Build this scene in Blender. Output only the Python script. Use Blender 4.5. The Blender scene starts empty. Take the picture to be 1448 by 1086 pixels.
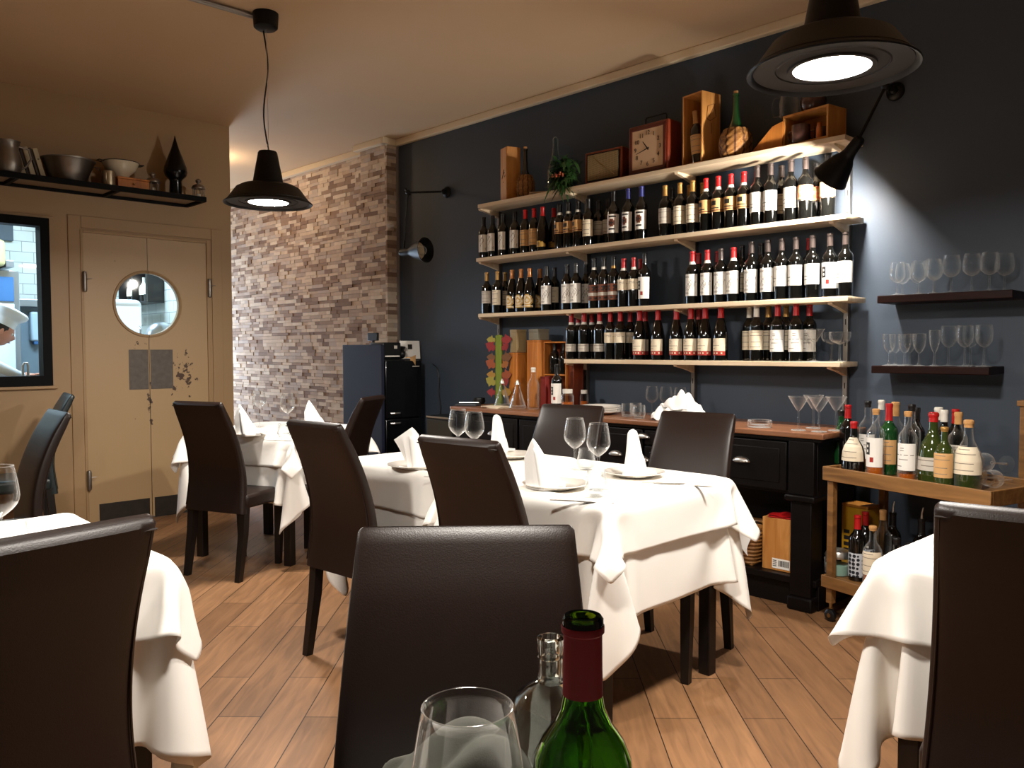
import bpy, bmesh, math, random
from mathutils import Vector, Matrix

# ------------------------------------------------------------------ camera, world, exposure
SC = bpy.context.scene
COL = SC.collection
CAM_H = 1.27
FOCAL = 1153.0            # focal length in pixels of the 1448 x 1086 frame
HEAD, PITCH, ROLL = math.radians(44.27), math.radians(2.45), math.radians(-0.12)
CAM = Vector((0, 0, CAM_H))
FWD = Vector((-math.cos(HEAD) * math.cos(PITCH), math.sin(HEAD) * math.cos(PITCH), -math.sin(PITCH)))
_r = FWD.cross(Vector((0, 0, 1))).normalized()
_u = _r.cross(FWD)
RIGHT = _r * math.cos(ROLL) + _u * math.sin(ROLL)
UP = -_r * math.sin(ROLL) + _u * math.cos(ROLL)
cam_data = bpy.data.cameras.new('camera')
cam_data.sensor_width = 36.0
cam_data.lens = FOCAL * 36.0 / 1448.0
cam_data.clip_start = 0.05
cam = bpy.data.objects.new('camera', cam_data)
COL.objects.link(cam)
cam.matrix_world = Matrix(((RIGHT.x, UP.x, -FWD.x, CAM.x), (RIGHT.y, UP.y, -FWD.y, CAM.y),
                           (RIGHT.z, UP.z, -FWD.z, CAM.z), (0, 0, 0, 1)))
SC.camera = cam

SC.view_settings.view_transform = 'Standard'
SC.view_settings.look = 'None'
SC.view_settings.gamma = 1.0
SC.view_settings.use_curve_mapping = False
SC.view_settings.exposure = 0.0
SC.cycles.use_denoising = True
SC.cycles.max_bounces = 10
SC.cycles.diffuse_bounces = 5
SC.cycles.glossy_bounces = 4
SC.cycles.transmission_bounces = 8
SC.cycles.transparent_max_bounces = 32
SC.cycles.sample_clamp_indirect = 6.0
SC.cycles.caustics_reflective = False
SC.cycles.caustics_refractive = False

world = bpy.data.worlds.new('restaurant_glow')
SC.world = world
world.use_nodes = True
world.node_tree.nodes['Background'].inputs['Color'].default_value = (1.0, 0.78, 0.55, 1)
world.node_tree.nodes['Background'].inputs['Strength'].default_value = 0.06

LED_STRENGTH = 460.0        # pendant discs
BULB_STRENGTH = 1900.0      # wall reading lamp over the wine shelves
KITCHEN_STRENGTH = 60.0
PASSAGE_STRENGTH = 60.0
DAYLIGHT_STRENGTH = 16.0

def ray(px, py):
    return FWD * FOCAL + RIGHT * (px - 724.0) - UP * (py - 543.0)
def at_z(px, py, z):
    d = ray(px, py); return CAM + d * ((z - CAM.z) / d.z)
def at_y(px, py, y):
    d = ray(px, py); return CAM + d * (y / d.y)
def at_x(px, py, x):
    d = ray(px, py); return CAM + d * (x / d.x)
def at_d(px, py, depth):
    return CAM + ray(px, py) * (depth / FOCAL)

RND = random.Random(7)
PI = math.pi

# ------------------------------------------------------------------ object helpers
def thing(name, label, cat, loc=(0, 0, 0), rotz=0.0, group=None):
    o = bpy.data.objects.new(name, None)
    o.empty_display_size = .05
    COL.objects.link(o)
    o.location = loc
    o.rotation_euler = (0, 0, rotz)
    return tag(o, label, cat, group)
def tag(o, label=None, cat=None, group=None, kind=None):
    if label: o['label'] = label
    if cat: o['category'] = cat
    if group: o['group'] = group
    if kind: o['kind'] = kind
    return o
def link(name, me, parent=None, loc=(0, 0, 0), rot=(0, 0, 0)):
    o = bpy.data.objects.new(name, me)
    COL.objects.link(o)
    o.location = loc
    o.rotation_euler = rot
    if parent: o.parent = parent
    return o
def dup(root, loc, rotz=None, label=None, group=None):
    r = root.copy(); COL.objects.link(r)
    r.location = loc
    if rotz is not None: r.rotation_euler = (0, 0, rotz)
    if label: r['label'] = label
    if group: r['group'] = group
    for ch in list(root.children):
        c = ch.copy(); COL.objects.link(c); c.parent = r
        for g in list(ch.children):
            d = g.copy(); COL.objects.link(d); d.parent = c
    return r

class MB:
    """collects shapes; mesh() / build() turn them into ONE mesh"""
    def __init__(s):
        s.bm = bmesh.new(); s.mats = []; s.bm.faces.layers.int.new('flat')
    def mi(s, m):
        if m not in s.mats: s.mats.append(m)
        return s.mats.index(m)
    def flat(s, fs):
        for f in fs: f[s.bm.faces.layers.int['flat']] = 1
    def box(s, x0, x1, y0, y1, z0, z1, m, bev=0.0, seg=2, rot=None, piv=None):
        k = s.mi(m)
        r = bmesh.ops.create_cube(s.bm, size=1.0)
        vs = r['verts']
        for v in vs:
            v.co = Vector(((v.co.x + .5) * (x1 - x0) + x0, (v.co.y + .5) * (y1 - y0) + y0, (v.co.z + .5) * (z1 - z0) + z0))
        fs = set(f for v in vs for f in v.link_faces)
        for f in fs: f.material_index = k
        if bev > 0:
            es = list(set(e for v in vs for e in v.link_edges))
            rr = bmesh.ops.bevel(s.bm, geom=es, offset=bev, segments=seg, profile=.5, affect='EDGES', clamp_overlap=True)
            fs = set(rr['faces']) | set(f for f in fs if f.is_valid)
            vs = list(set(v for f in fs for v in f.verts))
            for f in fs: f.material_index = k
            fs = set(f for v in vs for f in v.link_faces)
            s.flat(sorted(fs, key=lambda f: -f.calc_area())[:6])
        if rot is not None:
            p = Vector(piv) if piv is not None else Vector(((x0 + x1) / 2, (y0 + y1) / 2, (z0 + z1) / 2))
            for v in vs: v.co = rot @ (v.co - p) + p
        return vs
    def lathe(s, prof, m, seg=24, c=(0, 0, 0), rot=None, cap0=True, cap1=True, sx=1.0, sy=1.0):
        k = s.mi(m); c = Vector(c); rings = []
        for r, z in prof:
            if r < 1e-6:
                ring = [s.bm.verts.new((0, 0, z))]
            else:
                ring = [s.bm.verts.new((r * sx * math.cos(2 * PI * i / seg), r * sy * math.sin(2 * PI * i / seg), z)) for i in range(seg)]
            rings.append(ring)
        for a, b in zip(rings, rings[1:]):
            for i in range(seg):
                j = (i + 1) % seg
                if len(a) == 1 and len(b) == 1: continue
                if len(a) == 1: q = (a[0], b[j], b[i])
                elif len(b) == 1: q = (a[i], a[j], b[0])
                else: q = (a[i], a[j], b[j], b[i])
                f = s.bm.faces.new(q); f.material_index = k
        if cap0 and len(rings[0]) > 1:
            f = s.bm.faces.new(rings[0][::-1]); f.material_index = k
        if cap1 and len(rings[-1]) > 1:
            f = s.bm.faces.new(rings[-1]); f.material_index = k
        for ring in rings:
            for v in ring:
                v.co = (rot @ v.co if rot is not None else v.co) + c
    def tube(s, pts, r, m, seg=8, closed=False):
        k = s.mi(m); pts = [Vector(p) for p in pts]; n = len(pts); rings = []
        rr = r if isinstance(r, (list, tuple)) else [r] * n
        t0 = (pts[1] - pts[0]).normalized()
        nrm = t0.orthogonal().normalized()
        for i, p in enumerate(pts):
            if closed: t = (pts[(i + 1) % n] - pts[i - 1]).normalized()
            else: t = (pts[min(i + 1, n - 1)] - pts[max(i - 1, 0)]).normalized()
            nrm = (nrm - t * nrm.dot(t))
            nrm = nrm.normalized() if nrm.length > 1e-6 else t.orthogonal().normalized()
            b = t.cross(nrm)
            rings.append([s.bm.verts.new(p + (nrm * math.cos(2 * PI * j / seg) + b * math.sin(2 * PI * j / seg)) * rr[i]) for j in range(seg)])
        prs = list(zip(rings, rings[1:])) + ([(rings[-1], rings[0])] if closed else [])
        for a, b in prs:
            for j in range(seg):
                f = s.bm.faces.new((a[j], a[(j + 1) % seg], b[(j + 1) % seg], b[j])); f.material_index = k
        if not closed:
            f = s.bm.faces.new(rings[0][::-1]); f.material_index = k
            f = s.bm.faces.new(rings[-1]); f.material_index = k
    def prism(s, poly, depth, m, frame=None):
        """poly: 2D outline (counter-clockwise) in the local xz plane, thickness along +y; frame: 4x4 matrix"""
        k = s.mi(m)
        a = [s.bm.verts.new((x, 0, z)) for x, z in poly]
        b = [s.bm.verts.new((x, depth, z)) for x, z in poly]
        fs = [s.bm.faces.new(a), s.bm.faces.new(b[::-1])]
        n = len(poly)
        for i in range(n):
            fs.append(s.bm.faces.new((a[(i + 1) % n], a[i], b[i], b[(i + 1) % n])))
        for f in fs: f.material_index = k
        if frame is not None:
            for v in a + b: v.co = frame @ v.co
        return a + b
    def grid(s, fn, nu, nv, m, closed_u=False):
        """fn(u,v)->Vector with u,v in 0..1; m material or function(i,j)->material"""
        vs = [[s.bm.verts.new(fn(i / nu, j / nv)) for i in range(nu if closed_u else nu + 1)] for j in range(nv + 1)]
        for j in range(nv):
            for i in range(nu):
                i2 = (i + 1) % nu if closed_u else i + 1
                f = s.bm.faces.new((vs[j][i], vs[j][i2], vs[j + 1][i2], vs[j + 1][i]))
                f.material_index = s.mi(m(i, j) if callable(m) else m)
        return vs
    def sphere(s, c, r, m, u=16, v=10, sc=(1, 1, 1)):
        k = s.mi(m)
        rr = bmesh.ops.create_uvsphere(s.bm, u_segments=u, v_segments=v, radius=r)
        for w in rr['verts']:
            w.co = Vector((w.co.x * sc[0], w.co.y * sc[1], w.co.z * sc[2])) + Vector(c)
        for f in set(f for w in rr['verts'] for f in w.link_faces): f.material_index = k
        return rr['verts']
    def mesh(s, name, smooth=40, fix=True):
        me = bpy.data.meshes.new(name)
        if fix: bmesh.ops.recalc_face_normals(s.bm, faces=s.bm.faces[:])
        ly = s.bm.faces.layers.int['flat']; fl = [f[ly] for f in s.bm.faces]; s.bm.faces.layers.int.remove(ly)
        s.bm.to_mesh(me); s.bm.free()
        for m in s.mats: me.materials.append(m)
        if smooth:
            for p in me.polygons: p.use_smooth = True
            if smooth < 180: me.set_sharp_from_angle(angle=math.radians(smooth))
            for p, q in zip(me.polygons, fl):
                if q: p.use_smooth = False
        return me
    def build(s, name, parent=None, loc=(0, 0, 0), rot=(0, 0, 0), smooth=40, fix=True):
        return link(name, s.mesh(name, smooth, fix), parent, loc, rot)

def structure(name, mb, smooth=40, parent=None):
    o = mb.build(name, parent, smooth=smooth)
    if parent is None: o['kind'] = 'structure'
    return o

# ------------------------------------------------------------------ materials
def srgb(r, g, b):
    f = lambda c: (c / 255 / 12.92) if c / 255 <= .04045 else ((c / 255 + .055) / 1.055) ** 2.4
    return (f(r), f(g), f(b), 1.0)
def nodes(m):
    return m.node_tree.nodes, m.node_tree.links
def mat(name, col, rough=.5, metal=0.0, spec=.5, coat=0.0, noise=0.0, nscale=8.0, bump=0.0, bscale=60.0, stretch=(1, 1, 1), sheen=0.0):
    m = bpy.data.materials.new(name); m.use_nodes = True
    N, L = nodes(m); b = N['Principled BSDF']
    c = col if len(col) == 4 else (*col, 1)
    b.inputs['Base Color'].default_value = c
    b.inputs['Roughness'].default_value = rough
    b.inputs['Metallic'].default_value = metal
    b.inputs['Specular IOR Level'].default_value = spec
    b.inputs['Coat Weight'].default_value = coat
    b.inputs['Sheen Weight'].default_value = sheen
    if noise or bump:
        tc = N.new('ShaderNodeTexCoord'); mp = N.new('ShaderNodeMapping'); mp.inputs['Scale'].default_value = stretch
        L.new(tc.outputs['Object'], mp.inputs['Vector'])
    if noise:
        nz = N.new('ShaderNodeTexNoise'); nz.inputs['Scale'].default_value = nscale; nz.inputs['Detail'].default_value = 5
        L.new(mp.outputs['Vector'], nz.inputs['Vector'])
        mx = N.new('ShaderNodeMix'); mx.data_type = 'RGBA'
        mx.inputs['A'].default_value = tuple(x * (1 - noise) for x in c[:3]) + (1,)
        mx.inputs['B'].default_value = tuple(min(1, x * (1 + noise)) for x in c[:3]) + (1,)
        L.new(nz.outputs['Fac'], mx.inputs['Factor']); L.new(mx.outputs['Result'], b.inputs['Base Color'])
    if bump:
        nb = N.new('ShaderNodeTexNoise'); nb.inputs['Scale'].default_value = bscale; nb.inputs['Detail'].default_value = 3
        L.new(mp.outputs['Vector'], nb.inputs['Vector'])
        bp = N.new('ShaderNodeBump'); bp.inputs['Strength'].default_value = bump; bp.inputs['Distance'].default_value = .004
        L.new(nb.outputs['Fac'], bp.inputs['Height']); L.new(bp.outputs['Normal'], b.inputs['Normal'])
    return m
def wood(name, c1, c2, rough=.45, scale=6.0, axis='X', coat=0.0, spec=.4):
    m = bpy.data.materials.new(name); m.use_nodes = True
    N, L = nodes(m); b = N['Principled BSDF']
    tc = N.new('ShaderNodeTexCoord'); mp = N.new('ShaderNodeMapping')
    st = {'X': (.12, 1, 1), 'Y': (1, .12, 1), 'Z': (1, 1, .12)}[axis]
    mp.inputs['Scale'].default_value = tuple(x * scale for x in st)
    L.new(tc.outputs['Object'], mp.inputs['Vector'])
    nz = N.new('ShaderNodeTexNoise'); nz.inputs['Scale'].default_value = 3.0; nz.inputs['Detail'].default_value = 8; nz.inputs['Distortion'].default_value = 1.2
    L.new(mp.outputs['Vector'], nz.inputs['Vector'])
    cr = N.new('ShaderNodeValToRGB')
    cr.color_ramp.elements[0].position = .3; cr.color_ramp.elements[0].color = c1
    cr.color_ramp.elements[1].position = .72; cr.color_ramp.elements[1].color = c2
    L.new(nz.outputs['Fac'], cr.inputs['Fac']); L.new(cr.outputs['Color'], b.inputs['Base Color'])
    b.inputs['Specular IOR Level'].default_value = spec; b.inputs['Roughness'].default_value = rough; b.inputs['Coat Weight'].default_value = coat
    bp = N.new('ShaderNodeBump'); bp.inputs['Strength'].default_value = .15; bp.inputs['Distance'].default_value = .002
    L.new(nz.outputs['Fac'], bp.inputs['Height']); L.new(bp.outputs['Normal'], b.inputs['Normal'])
    return m
def emit(name, col, strength):
    m = bpy.data.materials.new(name); m.use_nodes = True
    N, L = nodes(m); N.remove(N['Principled BSDF'])
    e = N.new('ShaderNodeEmission'); e.inputs['Color'].default_value = (*col, 1); e.inputs['Strength'].default_value = strength
    L.new(e.outputs['Emission'], N['Material Output'].inputs['Surface'])
    return m
def thin_glass(name, tint=(.96, .97, .97), refl=1.0, rim_light=.30):
    """thin clear glass wall: passes light straight through, mirrors more at grazing angles"""
    m = bpy.data.materials.new(name); m.use_nodes = True
    N, L = nodes(m); N.remove(N['Principled BSDF'])
    t = N.new('ShaderNodeBsdfTransparent'); t.inputs['Color'].default_value = (*tint, 1)
    g0 = N.new('ShaderNodeBsdfGlossy'); g0.inputs['Roughness'].default_value = .035; g0.inputs['Color'].default_value = (refl, refl, refl, 1)
    df = N.new('ShaderNodeBsdfDiffuse'); df.inputs['Color'].default_value = (.85, .85, .83, 1)      # haze painted on the edges in place of refracted light
    g = N.new('ShaderNodeMixShader'); g.inputs['Fac'].default_value = rim_light
    L.new(g0.outputs[0], g.inputs[1]); L.new(df.outputs[0], g.inputs[2])
    lw = N.new('ShaderNodeLayerWeight'); lw.inputs['Blend'].default_value = .45
    mp = N.new('ShaderNodeMapRange'); mp.inputs['To Min'].default_value = .05; mp.inputs['To Max'].default_value = .97
    L.new(lw.outputs['Facing'], mp.inputs['Value'])
    pw = N.new('ShaderNodeMath'); pw.operation = 'POWER'; pw.inputs[1].default_value = 1.9
    L.new(mp.outputs['Result'], pw.inputs[0])
    mx = N.new('ShaderNodeMixShader')
    L.new(pw.outputs[0], mx.inputs['Fac']); L.new(t.outputs[0], mx.inputs[1]); L.new(g.outputs[0], mx.inputs[2])
    L.new(mx.outputs[0], N['Material Output'].inputs['Surface'])
    return m
def solid_glass(name, col, rough=0.0):
    m = mat(name, col, rough)
    b = m.node_tree.nodes['Principled BSDF']
    b.inputs['Transmission Weight'].default_value = 1.0; b.inputs['IOR'].default_value = 1.5
    return m

M = {}
M['cream'] = mat('cream_paint', srgb(166, 135, 96), .5, noise=.07, nscale=2.0, bump=.05, bscale=20)
M['ceiling'] = mat('ceiling_paint', srgb(204, 174, 138), .75, noise=.04, nscale=1.5)
M['cornice'] = mat('cornice_paint', srgb(222, 202, 170), .6)
M['navy'] = mat('navy_paint', srgb(54, 64, 77), .6, noise=.08, nscale=3.0, bump=.06, bscale=90)
M['leather'] = mat('brown_leather', srgb(30, 18, 13), .40, spec=.34, noise=.12, nscale=14, bump=.10, bscale=420)
M['green_leather'] = mat('black_green_leather', srgb(18, 30, 32), .35, noise=.1, nscale=12, bump=.10, bscale=420)
M['dark_wood'] = wood('dark_chair_wood', srgb(12, 7, 5), srgb(22, 13, 10), .45, 8, 'Z')
M['cloth'] = mat('white_linen', srgb(242, 238, 231), .85, spec=.2, noise=.03, nscale=5, bump=.05, bscale=900, sheen=.1)
M['napkin'] = mat('white_napkin_linen', srgb(246, 243, 238), .85, spec=.2, bump=.05, bscale=500)
M['china'] = mat('white_china', srgb(236, 230, 220), .15, coat=.5)
M['steel'] = mat('polished_steel', (.66, .64, .6), .34, metal=1.0)
M['old_steel'] = mat('worn_steel', (.30, .27, .24), .42, metal=1.0, noise=.3, nscale=6)
M['black_metal'] = mat('black_enamel', srgb(12, 11, 11), .45, spec=.22)
M['black'] = mat('black_plastic', srgb(12, 12, 13), .4)
M['brass'] = mat('old_brass', (.42, .28, .12), .35, metal=1.0)
M['pine'] = wood('pale_pine', srgb(214, 188, 154), srgb(234, 214, 184), .6, 5, 'X')
M['pine_box'] = wood('honey_pine', srgb(176, 112, 50), srgb(208, 148, 80), .5, 7, 'Z')
M['orange_wood'] = wood('orange_wood', srgb(168, 96, 34), srgb(205, 130, 58), .45, 7, 'Z')
M['red_wood'] = wood('reddish_wood', srgb(92, 36, 18), srgb(128, 56, 28), .35, 7, 'Z', coat=.3)
M['top_wood'] = wood('sideboard_top_wood', srgb(112, 70, 46), srgb(150, 102, 70), .35, 6, 'X', coat=.2)
M['ebony'] = wood('ebony_stained_wood', srgb(9, 6, 6), srgb(15, 10, 9), .42, 6, 'X', spec=.22)
M['wenge'] = wood('wenge_wood', srgb(24, 9, 6), srgb(38, 15, 10), .5, 6, 'X', spec=.12)
M['trolley_wood'] = wood('worn_brown_wood', srgb(104, 70, 36), srgb(146, 104, 58), .45, 8, 'X')
M['clear'] = thin_glass('clear_glass')
M['amber_liquid'] = mat('amber_liquid', srgb(170, 84, 18), .1, coat=1.0)
M['wine_glass_dark'] = mat('dark_bottle_glass', srgb(9, 9, 8), .07, spec=.6, coat=.6)
M['green_glass'] = mat('green_bottle_glass', srgb(16, 62, 26), .06, spec=.6, coat=.6)
M['olive_glass'] = mat('olive_bottle_glass', srgb(46, 58, 22), .06, spec=.6, coat=.6)
M['paper'] = mat('cream_label_paper', srgb(228, 214, 188), .7)
M['white_paper'] = mat('white_label_paper', srgb(240, 236, 228), .7)
M['tan_paper'] = mat('tan_label_paper', srgb(206, 160, 104), .7)
M['gold_paper'] = mat('gold_label_paper', srgb(200, 160, 80), .5)
M['grey_paper'] = mat('grey_label_paper', srgb(196, 188, 176), .7)
M['orange_paper'] = mat('orange_label_paper', srgb(206, 112, 70), .6)
M['ink'] = mat('black_ink', srgb(36, 30, 28), .6)
M['brown_ink'] = mat('brown_ink', srgb(110, 56, 30), .6)
M['red_ink'] = mat('red_ink', srgb(160, 40, 30), .6)
M['cap_black'] = mat('black_capsule', srgb(20, 18, 18), .35)
M['cap_red'] = mat('red_capsule', srgb(178, 24, 26), .35)
M['cap_gold'] = mat('gold_capsule', srgb(170, 128, 66), .35, metal=.4)
M['cap_copper'] = mat('copper_capsule', srgb(186, 122, 70), .3, metal=.4)
M['cap_bronze'] = mat('bronze_capsule', srgb(62, 52, 48), .35, metal=.3)
M['cap_blue'] = mat('blue_capsule', srgb(40, 44, 110), .35)
M['cap_white'] = mat('white_capsule', srgb(226, 220, 208), .4)
M['cork'] = mat('cork', srgb(190, 140, 84), .8, noise=.2, nscale=60)
M['leaf'] = mat('dark_green_leaf', srgb(42, 74, 30), .5, noise=.3, nscale=20)
M['wicker'] = wood('wicker', srgb(120, 76, 34), srgb(176, 124, 66), .6, 30, 'X')
M['soft_ink'] = mat('faded_ink', srgb(128, 116, 102), .7)
M['led'] = emit('led_panel', (1.0, .94, .86), LED_STRENGTH)
M['led_dim'] = emit('dimmed_led_panel', (1.0, .93, .84), LED_STRENGTH * .75)
M['bulb'] = emit('lamp_bulb', (1.0, .94, .85), BULB_STRENGTH)

# ------------------------------------------------------------------ the room shell
YW, XC, ZC = 4.22, -6.30, 3.05        # blue wall, cream wall, ceiling
XR, YB = 2.6, -2.6                    # how far the dining room runs right and behind

def floor_material():
    m = bpy.data.materials.new('wood_plank_tiles'); m.use_nodes = True
    N, L = nodes(m); b = N['Principled BSDF']
    tc = N.new('ShaderNodeTexCoord'); mp = N.new('ShaderNodeMapping')
    mp.inputs['Rotation'].default_value = (0, 0, math.radians(45.0))
    L.new(tc.outputs['Object'], mp.inputs['Vector'])
    br = N.new('ShaderNodeTexBrick')
    br.offset = .37; br.offset_frequency = 2
    br.inputs['Scale'].default_value = 1.0
    br.inputs['Brick Width'].default_value = .92; br.inputs['Row Height'].default_value = .151
    br.inputs['Mortar Size'].default_value = .0019; br.inputs['Mortar Smooth'].default_value = .1
    br.inputs['Bias'].default_value = 0.0
    br.inputs['Color1'].default_value = srgb(152, 112, 78); br.inputs['Color2'].default_value = srgb(130, 94, 64)
    br.inputs['Mortar'].default_value = srgb(38, 25, 17)
    L.new(mp.outputs['Vector'], br.inputs['Vector'])
    m2 = N.new('ShaderNodeMapping'); m2.inputs['Scale'].default_value = (1.6, 14, 1)
    L.new(mp.outputs['Vector'], m2.inputs['Vector'])
    nz = N.new('ShaderNodeTexNoise'); nz.inputs['Scale'].default_value = 2.2; nz.inputs['Detail'].default_value = 7; nz.inputs['Distortion'].default_value = 1.0
    L.new(m2.outputs['Vector'], nz.inputs['Vector'])
    cr = N.new('ShaderNodeValToRGB')
    cr.color_ramp.elements[0].position = .25; cr.color_ramp.elements[0].color = (.62, .60, .58, 1)
    cr.color_ramp.elements[1].position = .75; cr.color_ramp.elements[1].color = (1.12, 1.1, 1.06, 1)
    L.new(nz.outputs['Fac'], cr.inputs['Fac'])
    mx = N.new('ShaderNodeMix'); mx.data_type = 'RGBA'; mx.blend_type = 'MULTIPLY'; mx.inputs['Factor'].default_value = 1
    L.new(br.outputs['Color'], mx.inputs['A']); L.new(cr.outputs['Color'], mx.inputs['B'])
    L.new(mx.outputs['Result'], b.inputs['Base Color'])
    b.inputs['Roughness'].default_value = .48; b.inputs['Specular IOR Level'].default_value = .35
    bp = N.new('ShaderNodeBump'); bp.inputs['Strength'].default_value = .4; bp.inputs['Distance'].default_value = .003; bp.invert = True
    L.new(br.outputs['Fac'], bp.inputs['Height']); L.new(bp.outputs['Normal'], b.inputs['Normal'])
    return m
M['floor'] = floor_material()

mb = MB(); mb.box(-10.0, XR, YB, YW + .15, -.1, 0, M['floor']); structure('floor', mb, 0)
mb = MB(); mb.box(-10.0, XR, YB, YW + .15, ZC, ZC + .1, M['ceiling']); structure('ceiling', mb, 0)
mb = MB(); mb.box(-5.72, XR, YW, YW + .15, 0, ZC, M['navy']); structure('wall_right', mb, 0)

# cream wall with the kitchen window and the kitchen door
WY0, WY1, WZ0, WZ1 = .25, 1.672, 1.024, 2.178
DY0, DY1, DZ1 = 1.875, 2.79, 2.115
CE = 2.99
mb = MB()
X0, X1 = XC - .12, XC
mb.box(X0, X1, YB, WY0, 0, ZC, M['cream'])
mb.box(X0, X1, WY0, WY1, 0, WZ0, M['cream']); mb.box(X0, X1, WY0, WY1, WZ1, ZC, M['cream'])
mb.box(X0, X1, WY1, DY0, 0, ZC, M['cream'])
mb.box(X0, X1, DY0, DY1, DZ1, ZC, M['cream'])
mb.box(X0, X1, DY1, CE, 0, ZC, M['cream'])
mb.box(-10.0, X0, CE - .1, CE, 0, ZC, M['cream'])
structure('wall_left', mb, 0)

# stacked stone wall: strips of split stone of uneven depth
STONE = []
for i, c in enumerate([(200, 178, 156), (182, 160, 142), (214, 194, 172), (158, 132, 112), (222, 206, 186), (194, 178, 166), (138, 112, 94)]):
    STONE.append(mat('split_stone', srgb(*c), .85, noise=.18, nscale=22, bump=.35, bscale=70))
def stone_rows(mb, a0, a1, put, h=.034, rnd=random.Random(3)):
    z = 0.0
    while z < ZC - .001:
        hh = min(h * rnd.choice([.8, 1, 1, 1.15]), ZC - z)
        a = a0 - rnd.uniform(0, .1)
        while a < a1:
            w = rnd.uniform(.06, .22)
            lo, hi = max(a, a0), min(a + w, a1)
            if hi - lo > .004:
                put(lo, hi - .0012, z, z + hh - .0012, rnd.uniform(0, .011), rnd.choice(STONE))
            a += w
        z += hh
mb = MB()
def put_wall(lo, hi, z0, z1, d, m): mb.box(lo, hi, YW - .02 - d, YW + .02, z0, z1, m)
stone_rows(mb, -10.0, -6.11, put_wall)
mb.box(-10.0, -5.72, YW + .019, YW + .15, 0, ZC, STONE[3])
structure('wall_stone', mb, 0)
mb = MB()
COLY = 4.115
def put_col(lo, hi, z0, z1, d, m): mb.box(lo, hi, COLY - d, COLY + .03, z0, z1, m)
stone_rows(mb, -6.12, -5.745, put_col, rnd=random.Random(5))
def put_side(lo, hi, z0, z1, d, m): mb.box(-5.76, -5.735 + d * .6, lo, hi, z0, z1, m)
stone_rows(mb, COLY - .005, YW + .01, put_side, rnd=random.Random(9))
mb.box(-6.11, -5.75, COLY + .02, YW + .02, 0, ZC, STONE[3])
structure('column_stone', mb, 0)

# cornice
mb = MB()
CZ = ZC - .055
mb.box(-5.725, XR, YW - .045, YW, CZ, ZC, M['cornice'], .008)
mb.box(-6.14, -5.70, COLY - .075, COLY - .02, CZ, ZC, M['cornice'], .008)
mb.box(-5.745, -5.69, COLY - .074, YW, CZ, ZC, M['cornice'], .008)
mb.box(-10.0, -6.125, YW - .085, YW - .03, CZ, ZC, M['cornice'], .008)
structure('trim_1', mb)
mb = MB(); mb.box(-5.735, -5.70, YW - .012, YW, 0, CZ, mat('steel_corner_strip', (.4, .38, .36), .4, metal=.8)); structure('trim_2', mb)

# door frame around the swing doors
mb = MB()
fy0, fy1, fz = 1.789, 2.908, 2.221
def frame_ring(mb, x0, x1, y0, y1, z1, w, m, bev=.004):
    mb.box(x0, x1, y0, y0 + w, 0, z1, m, bev); mb.box(x0, x1, y1 - w, y1, 0, z1, m, bev)
    mb.box(x0, x1, y0 + w, y1 - w, z1 - w, z1, m, bev)
frame_ring(mb, XC - .005, XC + .009, fy0, fy1, fz, .085, M['cream'])
frame_ring(mb, XC - .11, XC + .014, DY0 - .01, DY1 + .01, DZ1 + .008, .02, M['cream'])
structure('trim_3', mb)

# swing doors with a shared round window
def door_paint():
    m = mat('chipped_door_paint', srgb(180, 150, 110), .45, noise=.05, nscale=2)
    N, L = nodes(m); b = N['Principled BSDF']
    src = b.inputs['Base Color'].links[0].from_socket
    tc = N.new('ShaderNodeTexCoord')
    nz = N.new('ShaderNodeTexNoise'); nz.inputs['Scale'].default_value = 17; nz.inputs['Detail'].default_value = 6; nz.inputs['Roughness'].default_value = .65
    L.new(tc.outputs['Object'], nz.inputs['Vector'])
    def dist(c, s):
        mp = N.new('ShaderNodeMapping'); mp.vector_type = 'POINT'
        mp.inputs['Location'].default_value = tuple(-a * k for a, k in zip(c, s)); mp.inputs['Scale'].default_value = s
        L.new(tc.outputs['Object'], mp.inputs['Vector'])
        ln = N.new('ShaderNodeVectorMath'); ln.operation = 'LENGTH'
        L.new(mp.outputs['Vector'], ln.inputs[0])
        mr = N.new('ShaderNodeMapRange'); mr.inputs['From Min'].default_value = 0; mr.inputs['From Max'].default_value = 1
        mr.inputs['To Min'].default_value = .22; mr.inputs['To Max'].default_value = 0
        L.new(ln.outputs['Value'], mr.inputs['Value'])
        return mr.outputs['Result']
    a1 = dist((XC, 2.58, 1.08), (0, 5.5, 3.0)); a2 = dist((XC, 2.33, .85), (0, 26.0, 2.0)); a3 = dist((XC, 2.25, 1.31), (0, 9, 14))
    mm = N.new('ShaderNodeMath'); mm.operation = 'MAXIMUM'; L.new(a1, mm.inputs[0]); L.new(a2, mm.inputs[1])
    m3 = N.new('ShaderNodeMath'); m3.operation = 'MAXIMUM'; L.new(mm.outputs[0], m3.inputs[0]); L.new(a3, m3.inputs[1])
    ad = N.new('ShaderNodeMath'); ad.operation = 'ADD'; L.new(m3.outputs[0], ad.inputs[0]); L.new(nz.outputs['Fac'], ad.inputs[1])
    gt = N.new('ShaderNodeMapRange'); gt.inputs['From Min'].default_value = .70; gt.inputs['From Max'].default_value = .73
    L.new(ad.outputs[0], gt.inputs['Value'])
    mx = N.new('ShaderNodeMix'); mx.data_type = 'RGBA'
    L.new(gt.outputs['Result'], mx.inputs['Factor']); L.new(src, mx.inputs['A']); mx.inputs['B'].default_value = srgb(72, 48, 30)
    L.new(mx.outputs['Result'], b.inputs['Base Color'])
    return m
M['door'] = door_paint()
PC_Y, PC_Z, PR = 2.330, 1.613, .228
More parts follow.
